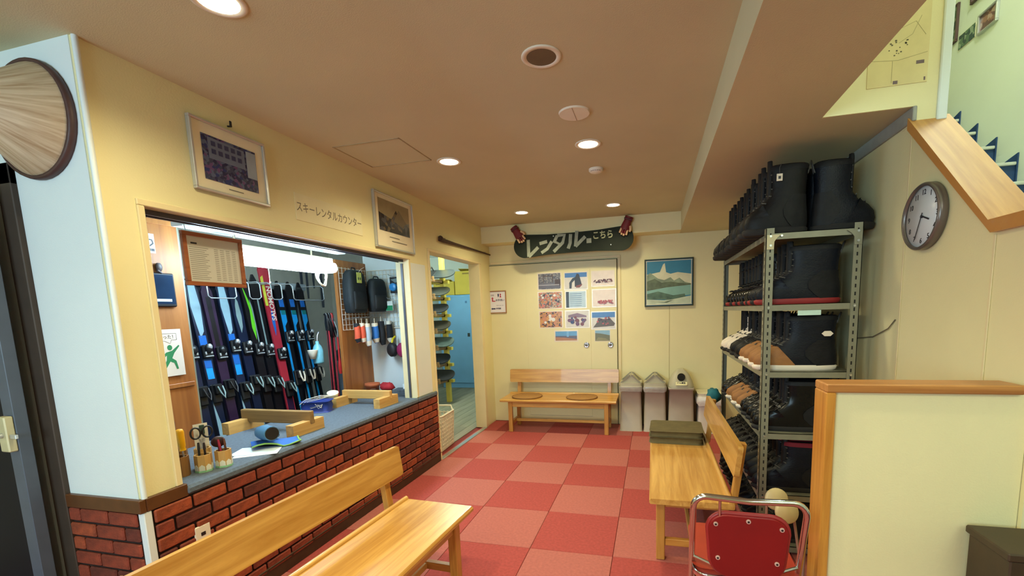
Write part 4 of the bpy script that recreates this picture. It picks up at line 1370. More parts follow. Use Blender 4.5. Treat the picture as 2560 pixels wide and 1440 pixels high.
# worktop
t = thing('counter_worktop', 'long counter top covered in dark blue grey carpet', 'worktop', (0, 0, 0))
M_cloth = mat('blue_grey_carpet', rgb(88, 100, 112), .95, var=.2, scale=70, bump=.6, bscale=260)
MB().box(-1.94, XL + .022, -1.972, .042, .657, .70, .012).build('top', M_cloth, t)
MB().box(-1.94, XL - TH - .003, .043, .307, .657, .70, .004).build('inner_end', M_cloth, t)
MB().box(XL + .001, XL + .022, .0425, .391, .657, .70, .010).build('end_lip', M_cloth, t)
t = thing('wall_socket', 'cream wall socket plate on the bricks behind the foreground bench', 'socket', (XL + .008, -1.925, .435), PI / 2)
MB().box(-.036, .036, -.010, 0, -.06, .06, .003).build('plate', M_offw, t)
for z in (-.02, .02):
    MB().box(-.010, .010, -.0115, -.010, z - .008, z + .008).build('outlet', M_black, t)

# ceiling lamp over the counter
M_tubem = mat('cool_diffuser', (.9, .97, 1, 1), .4, emit=(.58, .82, 1.0, 1), estr=E_TUBE, var=0)
t = thing('fluorescent_lamp', 'bright oval fluorescent lamp hanging inside the service opening', 'lamp', (-1.66, -.97, 1.80))
rr = []
for z, s in ((-.032, .78), (-.026, .92), (-.006, 1.0), (.020, .97), (.032, .93)):
    rr.append([(x * s, y * (1 - (1 - s) * .22), z) for x, y in rrect(-.095, .095, -.50, .50, .09, 8)])
MB().ring(rr).build('diffuser', M_tubem, t)
MB().box(-.05, .05, -.46, .46, .032, .075, .006).build('housing', M_offw, t)
for y in (-.3, .3):
    MB().cyl((0, y, .075), (0, y, .53), .006, n=8).build('hanger_rod', M_offw, t)
MB().box(-.04, .04, -.62, .62, .125, .15, .004).build('mounting_rail', mat('white_rail', rgb(220, 228, 232), .3), t)
MB().tube([(.02, -.10, -.03), (.02, -.10, -.10), (.02, -.10, -.13)], .002, 5).ell((.02, -.10, -.135), (.005, .005, .008), 8, 6).build('pull_cord', M_offw, t)
MB().tube([(.06 + .012 * math.sin(k), .30 + .045 * math.cos(k * .52) + k * .0012, -.085 + .055 * math.sin(k * .52)) for k in range(32)], .004, 6).build('coiled_cable', M_offw, t)

# framed price list
t = thing('price_list', 'brown framed printed price list hanging in the service opening', 'notice', (-1.452, -1.583, 1.735), PI / 2)
M_pfr = wood('reddish_frame', rgb(140, 78, 46), rgb(172, 104, 62), .4, 0)
frame(t, .315, .258, .020, .018, M_pfr)
MB().box(-.148, .148, -.008, 0, -.12, .12).build('sheet', mat('list_paper', rgb(206, 208, 202), .5, var=.02), t)
MG = mat('list_ink', rgb(150, 150, 146), .6)
flat(rect(-.115, -.085, .072, .080), MK, t, .0086, 'printed_heading')
for k in range(17):
    z = .055 - k * .0095
    flat(rect(-.125, -.03 - (k % 3) * .01, z, z + .003), MG, t, .0086, 'printed_line')
    for c in range(4):
        flat(rect(.0 + c * .032, .020 + c * .032, z, z + .003), MG, t, .0086, 'printed_line')
for x in (-.13, .13):
    MB().cyl((x, -.008, .125), (x, .0, .165), .002, n=6).build('hanging_wire', M_silver, t)

# small things on the brown panel (facing +x)
t = thing('sticker', 'white sticker with a black curl mark on the near plywood panel', 'sticker', (-1.905, -1.578, 1.865), PI / 2)
MB().box(-.045, .045, -.002, 0, -.058, .045).build('paper', mat('sticker_white', rgb(200, 196, 196), .5), t)
stroke([(-.030, .012), (-.005, .020), (.010, .012), (.008, -.002), (.014, .014), (.032, .012), (.036, -.006), (.020, -.020), (-.012, -.018)], .007, t, .0028, MK, 'curl_mark')
for x in (-.012, .014, .032):
    flat(rect(x - .008, x + .008, -.048, -.034), MK, t, .0028, 'printed_glyph')
t = thing('dark_tablet', 'black framed dark screen with a white strip below the sticker', 'screen', (-1.905, -1.535, 1.613), PI / 2)
MB().box(-.075, .070, -.016, 0, -.095, .090, .006).build('bezel', M_black, t)
flat(rect(-.066, .060, -.080, .080), mat('dark_screen', rgb(20, 40, 62), .15, var=.3, scale=6), t, .0164, 'screen')
flat(rect(-.060, .042, -.066, -.052), mat('screen_white', rgb(200, 214, 210), .3), t, .0168, 'white_strip')
MB().tube([(.0, -.01, .12), (-.01, -.012, .10), (.008, -.012, .088)], .008, 6).ell((0, -.012, .12), (.018, .010, .026), 10, 6).build('hanging_knob', mat('dark_knob', rgb(70, 58, 58), .5), t)
t = thing('safety_poster', 'white paper with a green leaping figure and the words はあった！', 'poster', (-1.897, -1.545, 1.262), PI / 2)
MB().box(-.090, .078, -.0015, 0, -.130, .132).build('paper', mat('poster_paper', rgb(216, 204, 190), .7, var=.03), t)
MGR = mat('figure_green', rgb(36, 120, 72), .6)
hd = [(.010 + .013 * math.cos(2 * PI * k / 14), .030 + .015 * math.sin(2 * PI * k / 14)) for k in range(14)]
flat(hd, MGR, t, .0022, 'figure_head')
flat([(-.045, -.030), (-.012, .004), (.020, .012), (.058, .042), (.062, .036), (.030, -.002), (.016, -.030), (.036, -.046), (.044, -.092), (.034, -.094), (.024, -.058), (.004, -.048), (-.034, -.104), (-.046, -.100), (-.014, -.040), (-.010, -.012), (-.040, -.038)], MGR, t, .0022, 'figure_body')
text('はあった！', .026, mat('poster_ink', rgb(90, 84, 70), .6), t, (-.008, -.0019, .088), sx=.9)
for p in ([(-.07, .108), (.052, .108), (.052, .072), (.024, .072), (.016, .052), (-.012, .068), (-.07, .068)],):
    stroke(p, .0018, t, .0021, MATS['poster_ink'], 'balloon_outline')

# ---------------------------------------------------------------- skis in the rack
def ski_outline(L, wt, ww, wl):
    pts = []
    for k in range(21):
        f = k / 20
        w = wt * (1 - f) ** 2 + ww * 2 * f * (1 - f) * .92 + wl * f ** 2
        if f > .93:
            w *= math.sqrt(max(.02, 1 - ((f - .93) / .07) ** 2))
        pts.append((w / 2, f * L))
    return pts + [(-x, z) for x, z in pts[::-1]]


M_skd = [mat('ski_midnight', rgb(16, 28, 52), .3, var=.25, scale=7), mat('ski_black', rgb(18, 18, 22), .3, var=.2, scale=7), mat('ski_plum', rgb(44, 26, 52), .3, var=.3, scale=7), mat('ski_cyan', rgb(26, 142, 206), .25, var=.08), mat('ski_red', rgb(168, 44, 58), .3, var=.06), mat('ski_ice', rgb(136, 166, 178), .3, var=.1), mat('ski_blue', rgb(30, 98, 176), .28, var=.1), mat('ski_green', rgb(96, 186, 40), .3), mat('ski_lime', rgb(196, 196, 66), .3), mat('ski_teal', rgb(60, 196, 170), .3), mat('ski_grey', rgb(120, 140, 140), .3)]
M_bind = mat('binding_black', rgb(26, 27, 30), .35, var=.15)
M_bsil = mat('binding_silver', rgb(210, 216, 218), .25, .6)
SKI_X, LEAN = -2.30, math.radians(7)


def ski(y, L, base, label, patches, ztoe, zheel, white=False, lettering=None, w=.098, silver=True):
    w *= .87
    """Stands on its tail, leans back on the rack; top sheet faces the counter (+x)."""
    s = thing('ski', label, 'ski', (SKI_X, y, .12), 0, 'skis standing in the rack', rot=(0, 0, PI / 2))
    T = Matrix.Rotation(LEAN * -1, 4, 'X')
    b = MB()
    b.T = T
    b.prism(ski_outline(L, .098 * w / .098, .068 * w / .098, .105 * w / .098), 0, -.014, 'y')
    b.build('body', base, s)
    for poly, m in patches:
        p = MB()
        p.T = T
        p.prism([(x * w / .098, z) for x, z in poly], -.0135, -.0148, 'y')
        p.build('top_graphic', m, s)
    for z, nm in ((ztoe, 'toe_piece'), (zheel, 'heel_piece')):
        g = MB()
        g.T = T @ Matrix.Translation((0, -.014, z))
        if nm == 'toe_piece':
            g.box(-.035, .035, -.030, 0, -.05, .05, .008)
            g.ell((0, -.034, .022), (.026, .022, .034), 12, 8)
        else:
            g.box(-.032, .032, -.028, 0, -.08, .06, .008)
            g.box(-.027, .027, -.062, -.02, -.02, .06, .010)
        go = g.build(nm, M_bind, s)
        k = MB()
        k.T = g.T
        if nm == 'toe_piece':
            if silver:
                k.ell((.004, -.046, .034), (.018, .014, .022), 10, 6)
            k.box(-.030, .030, -.036, -.026, -.040, -.030, .003)
            k.box(-.030, -.018, -.036, -.028, -.022, .0, .002).box(.012, .026, -.036, -.028, -.018, .0, .002)
            k.build('toe_wing', M_bsil, go)
        elif white:
            k.tube([(-.020, -.066, .05), (-.022, -.074, .0), (-.010, -.078, -.045), (.008, -.078, -.045), (.020, -.074, .0), (.022, -.068, .04)], .0075, 8)
            k.build('heel_lever', M_bwhite, go)
        else:
            k.tube([(-.018, -.062, .04), (-.014, -.080, -.01), (.0, -.088, -.05), (.014, -.080, -.01), (.018, -.062, .04)], .006, 8)
            k.build('heel_lever', M_skd[10] if silver else M_bind, go)
    if lettering:
        e = bpy.data.objects.new('x', None)
        o = text(lettering[0], .062, M_bwhite, s, (0, 0, 0), bold=.0012)
        o.matrix_local = T @ Matrix.Translation((lettering[1], -.0152, lettering[2])) @ Matrix.Rotation(-PI / 2, 4, 'Y') @ Matrix.Rotation(PI / 2, 4, 'X')
        bpy.data.objects.remove(e)
    return s


def tipwing(z0, z1, hw=.034):
    return [(-hw * .3, z0), (hw * .6, z0 + .05), (hw, (z0 + z1) / 2), (hw * .6, z1 - .03), (0, z1), (-hw * .7, z1 - .06), (-hw, (z0 + z1) / 2)]


ICE, BLUE, CY, GRN, LIM, TEA = M_skd[5], M_skd[6], M_skd[3], M_skd[7], M_skd[8], M_skd[9]
blue_g = [(tipwing(1.20, 1.66, .04), ICE), (rect(-.030, .030, .98, 1.22), BLUE), (rect(-.028, .028, .90, .985), CY), ([(-.04, .10), (.03, .10), (.036, .40), (.0, .55), (-.034, .74)], ICE)]
ski(-1.03, 1.66, M_skd[0], 'midnight blue ski at the near end of the rack', [(tipwing(1.3, 1.6, .02), M_skd[1])], 1.10, .80, silver=False)
ski(-.925, 1.64, M_skd[0], 'dark ski with ice blue tip and bright blue middle, nearest of two alike', blue_g, 1.10, .80)
ski(-.82, 1.62, M_skd[2], 'dark plum ski between the two blue and white skis', [(rect(-.02, .02, 1.1, 1.5), M_skd[1])], 1.08, .82, silver=False)
ski(-.70, 1.64, M_skd[0], 'dark ski with ice blue tip and bright blue middle, farther of two alike', blue_g, 1.12, .78)
ski(-.60, 1.62, M_skd[0], 'dark navy ski with a faint grey tip oval', [(tipwing(1.22, 1.5, .026), M_skd[10]), (rect(-.006, .030, .10, .52), M_skd[10])], 1.10, .82)
ski(-.495, 1.72, M_skd[1], 'black ski with a lime green flame on its tip', [([(-.035, 1.62), (.02, 1.45), (.03, 1.30), (.012, 1.16), (-.012, 1.26), (.0, 1.4)], GRN), ([(.018, 1.5), (.036, 1.42), (.036, 1.16), (.024, 1.08), (.026, 1.3)], M_skd[10])], 1.08, .80)
ski(-.40, 1.70, M_skd[1], 'plain black ski left of the red ski', [(rect(-.008, .008, 1.0, 1.5), M_skd[10])], 1.06, .78)
ski(-.285, 1.84, M_skd[4], 'red ski with white lettering and a yellow tip edge', [([(-.046, 1.44), (-.018, 1.44), (-.018, 1.70), (-.046, 1.68)], LIM), (tipwing(1.18, 1.42, .016), M_skd[6]), (rect(-.034, .034, .16, .78), M_skd[2])], 1.02, .72, lettering=('SALOMON', .016, 1.46), w=.110)
for k, y in enumerate((-.165, -.045, .075)):
    ski(y, 1.66, M_skd[1], 'cyan and black ski, %s of three alike beside the tools' % ('nearest', 'middle', 'farthest')[k],
        [([(-.034, .30), (-.010, .30), (-.008, 1.26), (.030, 1.30), (.030, 1.40), (-.036, 1.40)], CY), (rect(-.028, .030, 1.36, 1.40), TEA), (rect(-.03, .03, 1.43, 1.50), M_skd[6]), (rect(-.03, .03, .22, .46), CY), (rect(-.03, .03, .14, .2), CY)], 1.16, .80, white=True, w=.095)
rk = thing('ski_rack', 'grey metal ski rack with bent wire dividers', 'rack', (-2.56, -.45, 0))
MB().box(-.03, .03, -.71, .66, 1.70, 1.76, .004).build('top_rail', mat('rack_grey', rgb(176, 188, 196), .4, .3), rk)
MB().box(-.04, .42, -.64, .585, .0, .118, .005).build('base_board', mat('rack_base', rgb(60, 50, 40), .7), rk)
MB().box(-.052, -.037, -.69, .60, .118, 1.74, .002).build('dark_gap_sheet', mat('ski_gap_dark', rgb(16, 24, 40), .6, var=.2), rk)  # added sheet, coloured dark so the gaps between the skis stay dark
for y in (-.69, .64):
    MB().box(-.035, .005, y - .02, y + .02, .11, 1.76, .003).build('upright', MATS['rack_grey'], rk)
for y0, y1 in ((-.527, -.310), (-.200, -.0975), (.0025, .1075), (.225, .585)):
    MB().tube([(.03, y0, 1.73), (.26, y0, 1.73), (.285, y0 + .002, 1.71), (.29, y0 + .002, 1.61), (.29, y0 + .02, 1.595), (.29, y1 - .02, 1.595), (.29, y1, 1.61), (.285, y1, 1.71), (.26, y1, 1.73), (.03, y1, 1.73)], .0045, 6).build('wire_divider', M_bsil, rk)

# ---------------------------------------------------------------- tools, poles and containers beyond the skis
M_tool = mat('tool_grey', rgb(96, 104, 116), .5, .4, var=.1)
for k, (y, z, l, w) in enumerate(((.66, 1.72, .34, .05), (.78, 1.98, .30, .03), (.86, 2.00, .34, .025), (.96, 2.06, .28, .022), (1.08, 1.98, .42, .04), (.74, 1.58, .14, .07))):
    t = thing('hanging_tool', ['broad dark scraper hanging on the tool wall by the skis', 'long grey file hanging high on the tool wall', 'longest narrow grey file on the tool wall', 'short thin rod hanging high on the tool wall', 'wide dark saw hanging at the far end of the tool wall', 'stubby dark clamp hanging low on the tool wall'][k], 'tool', (-3.1, y, z), PI / 2, 'tools on the wall beyond the skis')
    MB().prism([(-w / 2, 0), (w / 2, 0), (w / 2, -l * .7), (w * .3, -l), (-w * .3, -l), (-w / 2, -l * .7)], -.004, -.014, 'y').build('blade', M_tool, t)
    MB().box(-w * .35, w * .35, -.022, -.002, -.02, .07, .004).build('handle', mat('tool_handle', rgb(60, 56, 60), .6), t)
    MB().cyl((0, 0, .08), (0, -.03, .085), .003, n=6).build('peg', M_silver, t)
t = thing('pole_bundle', 'bundle of ski poles with black and red grips beside the skis', 'ski poles', (-2.095, -.035, 0))
for k in range(6):
    x, y = .025 * math.cos(k * 1.7), -.032 + .012 * k
    MB().cyl((x, y, .02), (x * .8, y * 1.2, 1.34), .007, n=8).build('shaft', M_skd[1] if k % 2 else M_skd[4], t)
    MB().tube([(x * .8, y * 1.2, 1.32), (x * .8, y * 1.25, 1.38), (x * .7, y * 1.3, 1.45), (x * .7 - .01, y * 1.3, 1.47)], [.013, .016, .014, .017], 8).build('grip', M_bind if k != 4 else mat('grip_red', rgb(170, 40, 40), .5), t)
    MB().tube([(x * .8, y * 1.2, 1.45), (x + .03, y * 1.2 - .01, 1.36), (x + .03, y * 1.2 + .01, 1.26), (x * .8, y * 1.2, 1.40)], .005, 5).build('wrist_strap', M_bind, t)
t = thing('red_brush', 'slim red handled brush hanging in front of the poles', 'brush', (-2.005, -.055, 1.20), PI / 2)
MB().tube([(0, 0, .06), (0, 0, -.12), (0, 0, -.16)], [.007, .008, .012], 8).build('handle', mat('brush_red', rgb(190, 40, 40), .4), t)
MB().tube([(0, 0, -.16), (0, 0, -.22), (0, 0, -.27)], [.013, .019, .012], 10).build('head', MATS['brush_red'], t)
MB().tube([(0, 0, .06), (.004, 0, .12), (.0, .02, .20)], .003, 5).build('loop', M_silver, t)
t = thing('metal_cylinder', 'tall grey metal cylinder standing behind the plywood panel', 'cylinder', (-2.055, .055, 0))
MB().lathe([(.055, 0), (.058, .01), (.056, .5), (.052, 1.0), (.050, 1.04), (.040, 1.045)], 20).build('body', mat('zinc', rgb(120, 134, 146), .3, .7, var=.15, scale=5, stretch=(1, 1, .2)), t)
MB().lathe([(.053, 1.04), (.053, 1.13), (.03, 1.15), (.001, 1.15)], 20).build('neck', M_black, t)
t = thing('spray_bottle', 'pale blue plastic bottle with a white cup hanging by the skis', 'bottle', (-2.165, -.125, 1.03))
MB().lathe([(.001, 0), (.040, .004), (.044, .02), (.044, .12), (.030, .16), (.014, .18), (.014, .20), (.001, .2)], 16).build('bottle', mat('pale_blue_plastic', rgb(120, 190, 214), .3, var=.1), t)
MB().lathe([(.001, .0), (.022, .0), (.042, .075), (.042, .078), (.036, .078), (.001, .01)], 16).build('cup', M_offw, t, loc=(.01, -.075, .05))
MB().tube([(0, 0, .19), (0, .01, .25), (.0, .03, .28)], .006, 6).build('hook', M_silver, t)

# ---------------------------------------------------------------- wire grid with goods
t = thing('wire_grid', 'white wire grid panel on the nook wall above the counter end', 'grid panel', (-1.70, .296, 1.61))
for k in range(10):
    MB().cyl((-.20 + k * .04, 0, -.29), (-.20 + k * .04, 0, .25), .0022, n=6).build('wire', M_offw, t)
for k in range(13):
    MB().cyl((-.20, -.004, -.27 + k * .04), (.17, -.004, -.27 + k * .04), .0022, n=6).build('wire', M_offw, t)
MB().tube([(-.205, 0, -.29), (.175, 0, -.29), (.185, 0, -.28), (.185, 0, .24), (.175, 0, .25), (-.205, 0, .25)], .004, 6).build('border_wire', M_offw, t)
for x, z in ((.09, .19), (.06, -.02)):
    MB().tube([(x, -.004, z), (x, -.03, z - .004), (x, -.10, z + .002), (x, -.11, z + .012)], .003, 6).build('display_hook', M_alu, t)
# second grid on the plywood side (facing +x)
t = thing('wire_grid', 'white wire grid on the plywood panel behind the black bags', 'grid panel', (-1.922, .08, 1.60), PI / 2)
for k in range(9):
    MB().cyl((-.16 + k * .045, -.004, -.28), (-.16 + k * .045, -.004, .27), .0022, n=6).build('wire', M_offw, t)
for k in range(13):
    MB().cyl((-.165, -.008, -.28 + k * .045), (.205, -.008, -.28 + k * .045), .0022, n=6).build('wire', M_offw, t)
for x, z in ((-.10, .22), (.02, .22), (.12, .22), (-.135, -.175), (-.035, -.175), (.02, -.175), (.12, -.175)):
    ln = .035 if z > 0 else .15
    MB().tube([(x, -.008, z), (x, -.02, z - .004), (x, -ln, z + .004), (x, -ln - .008, z + .012)], .003, 6).build('display_hook', M_alu, t)


def bag(loc, rotz, w, d, h, m, label, name='backpack'):
    b = thing(name, label, 'bag', loc, rotz, 'goods hung on the wire grids')
    m_ = MB()
    rr = []
    for z, f in ((-h / 2, .80), (-h * .46, .93), (-h * .2, 1.0), (h * .2, .97), (h * .40, .86), (h * .48, .66), (h * .5, .5)):
        rr.append([(x * f, y * f, z) for x, y in rrect(-w / 2, w / 2, -d / 2, d / 2, min(w, d) * .35, 4)])
    m_.ring(rr)
    m_.build('body', m, b)
    MB().ring([[(x, y, z) for x, y in rrect(-w * .38, w * .38, -d * .5 - .012 * q, -d * .3, .02, 3)] for z, q in ((-h * .42, .3), (-h * .38, 1), (-.02, 1), (.0, .3))]).build('front_pocket', m, b)
    MB().tube([(-.03, 0, h * .48), (-.02, -.0, h * .56), (.02, 0, h * .56), (.03, 0, h * .48)], .006, 6).build('handle', M_bind, b)
    return b


M_bagb = mat('black_nylon', rgb(20, 28, 32), .7, var=.2, scale=20, bump=.3, bscale=80)
bag((-1.815, -.02, 1.652), PI / 2, .23, .11, .37, M_bagb, 'black backpack with a yellow tag on the wire grid')
bag((-1.745, .195, 1.625), PI / 2 - .3, .18, .11, .30, M_bagb, 'second black backpack nearer the white wall')
t = thing('hang_tag', 'yellow green tag on the front of the first black backpack', 'tag', (-1.755, -.03, 1.77), PI / 2)
MB().box(-.032, .032, -.003, 0, -.045, .045, .001).build('card', mat('tag_yellow', rgb(206, 216, 110), .5), t)
for x in (-.012, .014):
    MB().ell((x, -.003, -.008), (.009, .001, .014), 10, 6).build('printed_sole', mat('tag_print', rgb(90, 110, 70), .5), t)
MB().tube([(0, -.001, .045), (0, -.02, .07), (0, -.06, .085)], .0015, 5).build('string', M_offw, t)
t = thing('blister_pack', 'black blister pack with a round blue badge on the grid', 'package', (-1.578, .245, 1.715), 0)
MB().box(-.055, .055, -.004, 0, -.075, .072, .002).build('card', M_black, t)
bd = MB()
bd.T = Matrix.Translation((-.018, -.004, -.020)) @ Matrix.Rotation(PI / 2, 4, 'X')
bd.lathe([(.038, 0), (.036, .016), (.030, .02), (.001, .021)], 20)
bd.build('badge', mat('badge_blue', rgb(50, 140, 206), .3), t)
flat([(-.045, .05), (.02, .06), (.045, .03), (.0, .02)], MATS['ski_grey'], t, .0046, 'printed_shape')
t = thing('green_packet', 'white and green packet hanging low on the grid', 'package', (-1.655, .245, 1.525), 0)
MB().box(-.045, .045, -.018, 0, -.045, .045, .003).build('packet', mat('packet_white', rgb(214, 222, 214), .4), t)
flat(rect(-.043, .043, -.042, .004), mat('packet_green', rgb(30, 130, 84), .4), t, .0184, 'printed_band')


def sock(loc, m1, m2, label, r=.022, l=.17, rz=PI / 2):
    s = thing('packed_socks', label, 'socks', loc, rz, 'packed socks on the grid hooks')
    MB().tube([(0, 0, 0), (.002, -.004, -l * .5), (.0, -.002, -l * .8), (.004, -.01, -l)], [r, r * 1.15, r * 1.2, r * .7], 10).build('sock', m1, s)
    MB().tube([(0, 0, .002), (0, 0, -.03)], r * 1.08, 10).build('cuff_band', m2, s)
    MB().tube([(.0, -.003, -l * .78), (.003, -.008, -l * .98)], [r * 1.26, r * .8], 10).build('toe', m2, s)
    MB().cyl((0, 0, 0), (0, .0, .045), .003, n=6).build('hang_strip', M_offw, s)


M_or, M_lg, M_bl, M_dk2 = mat('sock_orange', rgb(214, 88, 60), .8, var=.1), mat('sock_grey', rgb(168, 186, 204), .8, var=.1), mat('sock_blue', rgb(44, 110, 190), .8, var=.1), mat('sock_black', rgb(26, 30, 38), .8, var=.1)
sock((-1.80, -.055, 1.375), M_or, M_dk2, 'orange packed socks hanging nearest on the grid')
sock((-1.785, -.005, 1.375), M_or, M_offw, 'orange and white packed socks, second on the grid')
sock((-1.77, .045, 1.37), M_lg, M_offw, 'light grey packed socks with white cuff on the grid', .026, .20)
sock((-1.80, .10, 1.37), M_lg, M_dk2, 'light grey packed socks with dark cuff on the grid', .022, .17)
sock((-1.76, .145, 1.37), M_bl, M_offw, 'bright blue packed socks with white cuff on the grid', .028, .18)
sock((-1.735, .208, 1.385), M_dk2, M_dk2, 'black packed socks right of the blue ones', .026, .22)
sock((-1.68, .25, 1.385), M_dk2, M_offw, 'black packed socks with white cuff near the corner', .024, .20)
for k, (x, c, lb) in enumerate(((-1.63, mat('pouch_black', rgb(32, 30, 34), .6, var=.2), 'black round pouch with yellow clip at the end of the grid'), (-1.50, mat('pouch_pink', rgb(150, 34, 84), .6, var=.2), 'magenta round pouch with yellow clip by the window rail'))):
    t = thing('round_pouch', lb, 'pouch', (x, .20 - .04 * k, 1.12), 0, 'round pouches at the end of the grid')
    b_ = MB()
    b_.T = Matrix.Rotation(PI / 2, 4, 'X') @ Matrix.Rotation(-.5, 4, 'Y')
    b_.lathe([(.001, -.03), (.05, -.03), (.066, -.015), (.066, .015), (.05, .03), (.001, .032)], 20)
    b_.build('case', c, t)
    MB().tube([(0, 0, .06), (0, .02, .10), (0, .06, .12)], .010, 6).build('clip', mat('clip_yellow', rgb(230, 206, 30), .4), t)

# ---------------------------------------------------------------- things on the counter
ZT = .70
M_pine = wood('pine_block', rgb(186, 140, 74), rgb(216, 172, 104), .5, 0)
M_piney = wood('pine_block_deep', rgb(186, 140, 74), rgb(216, 172, 104), .5, 1)
M_beam = wood('weathered_beam', rgb(120, 90, 48), rgb(156, 122, 72), .55, 0)


def ski_rest(cx, cy, w, beam_m, label, zt):
    t = thing('ski_rest', label, 'ski rest', (cx, cy, ZT), 0, 'wooden ski rests on the counter')
    for sx in (-1, 1):
        b = MB()
        x = sx * w / 2
        b.prism([(-.13, 0), (.13, 0), (.13, .075), (.05, .075), (.05, .055), (.01, .055), (.01, .075), (-.13, .075)], x - .027, x + .027, 'x')
        b.build('block', M_piney, t)
    MB().box(-w / 2 - .03, w / 2 + .03, .012, .047, .050, zt, .004).build('cross_beam', beam_m, t)
    return t


ski_rest(-1.70, -1.10, .50, M_beam, 'longer wooden ski rest with weathered beam in mid counter', .135)
ski_rest(-1.605, -.285, .40, M_pine, 'pale wooden ski rest near the far end of the counter', .120)
t = thing('tissue_box', 'grey stone patterned tissue box with a tissue sticking out', 'tissue box', (-1.47, .155, ZT), math.radians(8))
MB().box(-.125, .125, -.065, .065, 0, .062, .004).build('box', mat('stone_grey', rgb(74, 84, 96), .7, var=.4, scale=40), t)
rq = random.Random(8)
MB().ring([[((.05 * f) * math.cos(2 * PI * k / 12) + rq.uniform(-.004, .004), .02 * f * math.sin(2 * PI * k / 12) + rq.uniform(-.004, .004), z + rq.uniform(-.006, .006)) for k in range(12)] for z, f in ((.060, .9), (.08, .8), (.10, .9), (.115, .6))]).build('tissue', mat('tissue_white', rgb(232, 236, 240), .9), t)
t = thing('clay_pot', 'terracotta coloured pot with dark oval mark at the counter corner', 'pot', (-1.83, .14, ZT + .0005))
MB().lathe([(.001, 0), (.050, 0), (.062, .085), (.068, .088), (.068, .112), (.060, .112), (.055, .09), (.001, .08)], 20).build('pot', mat('terracotta', rgb(172, 92, 56), .7, var=.08), t)
ov = MB()
ov.T = Matrix.Translation((.038, -.046, .055)) @ Matrix.Rotation(math.radians(40), 4, 'Z')
ov.ell((0, 0, 0), (.030, .006, .016), 14, 6)
ov.build('oval_mark', mat('pot_mark', rgb(80, 44, 34), .7), t)
t = thing('red_cloth', 'crumpled red cloth on a small red tin beside the pot', 'cloth', (-1.665, .13, ZT))
MB().lathe([(.001, 0), (.045, 0), (.045, .06), (.001, .06)], 16).build('tin', mat('tin_red', rgb(150, 34, 38), .4), t)
rq = random.Random(12)
MB().ring([[(.06 * f * math.cos(2 * PI * k / 12) + rq.uniform(-.012, .012), .05 * f * math.sin(2 * PI * k / 12) + rq.uniform(-.012, .012), z + rq.uniform(-.008, .008)) for k in range(12)] for z, f in ((.055, .8), (.07, 1.15), (.10, 1.0), (.12, .5))]).build('folds', mat('cloth_red', rgb(168, 30, 44), .8, var=.2), t)
# paper sheets
t = thing('paper_sheet', 'lower white sheet of paper sticking out on the counter front', 'paper', (-1.405, -1.50, ZT), math.radians(34))
MB().box(-.105, .105, -.075, .075, .0003, .0016).build('sheet', mat('sheet_white', rgb(222, 226, 224), .6, var=.02), t)
t = thing('paper_sheet', 'upper white sheet of paper beside the pen cups', 'paper', (-1.435, -1.49, ZT + .0020), math.radians(22))
MB().box(-.105, .105, -.075, .075, 0, .0012).build('sheet', mat('sheet_pale', rgb(206, 222, 226), .6, var=.02), t)
# blue goggle pouch / sleeve with green edged cloth
t = thing('blue_cloth', 'blue cloth with green hem lying under the goggle sleeve', 'cloth', (-1.42, -1.365, ZT + .008), math.radians(50))
vs, fs = [], []
rq = random.Random(6)
for i in range(9):
    for j in range(7):
        vs.append((-.12 + i * .03, -.075 + j * .025, .006 + .010 * math.sin(i * .9) * math.cos(j * .8) + (.012 if i < 5 else 0)))
for i in range(8):
    for j in range(6):
        fs.append((i * 7 + j, (i + 1) * 7 + j, (i + 1) * 7 + j + 1, i * 7 + j + 1))
cl = MB().add(vs, fs, True).build('cloth', mat('cloth_blue', rgb(36, 96, 178), .7, var=.15), t)
sd = cl.modifiers.new('solid', 'SOLIDIFY')
sd.thickness = .004
MB().tube([vs[i * 7] for i in range(9)] + [vs[8 * 7 + j] for j in range(1, 7)], .005, 6).build('hem', mat('hem_green', rgb(126, 172, 84), .7), t)
t = thing('goggle_sleeve', 'dark blue grey open sleeve lying on the papers', 'sleeve', (-1.45, -1.40, ZT + .082), math.radians(-22))
MB().tube([(-.11, 0, -.012), (-.06, 0, -.006), (0, 0, 0), (.05, 0, .004), (.085, 0, .006)], [.018, .036, .045, .042, .040], 14).build('sleeve', mat('sleeve_blue', rgb(70, 116, 150), .6, var=.3, scale=14), t)
MB().cyl((.084, 0, .006), (.088, 0, .006), .036, n=18).build('dark_mouth', M_black, t)
MB().tube([(-.09, .035, -.03), (-.05, .05, -.028), (.0, .06, -.03)], [.015, .020, .015], 8).build('fold', mat('fold_navy', rgb(30, 44, 70), .7), t)
# blue pouch with cords
t = thing('blue_pouch', 'royal blue pouch with white scribble and pale cords behind the ski rest', 'pouch', (-1.85, -.545, ZT + .001), math.radians(20))
pillow(.20, .13, .085).build('pouch', mat('royal_blue', rgb(34, 54, 132), .5, var=.2, scale=14), t)
rq = random.Random(4)
MB().tube([(.02 + rq.uniform(-.06, .06), -.078 + rq.uniform(-.002, .002), .05 + rq.uniform(-.025, .025)) for k in range(14)], .0018, 5).build('white_scribble', M_offw, t)
for k in range(3):
    MB().tube([(-.10, -.03 - .02 * k, .03 + .02 * k), (-.04, -.07 - .01 * k, .09 + .012 * k), (.06, -.06, .11 + .012 * k), (.12, .0, .12)], .003, 6).build('cord', M_offw, t)
t = thing('tilted_cup', 'white plastic cup standing crooked behind the pale ski rest', 'cup', (-1.89, -.315, ZT + .062), rot=(math.radians(14), math.radians(12), 0))
MB().lathe([(.001, -.05), (.030, -.05), (.046, .045), (.046, .05), (.042, .05), (.001, -.03)], 18).build('cup', M_offw, t)

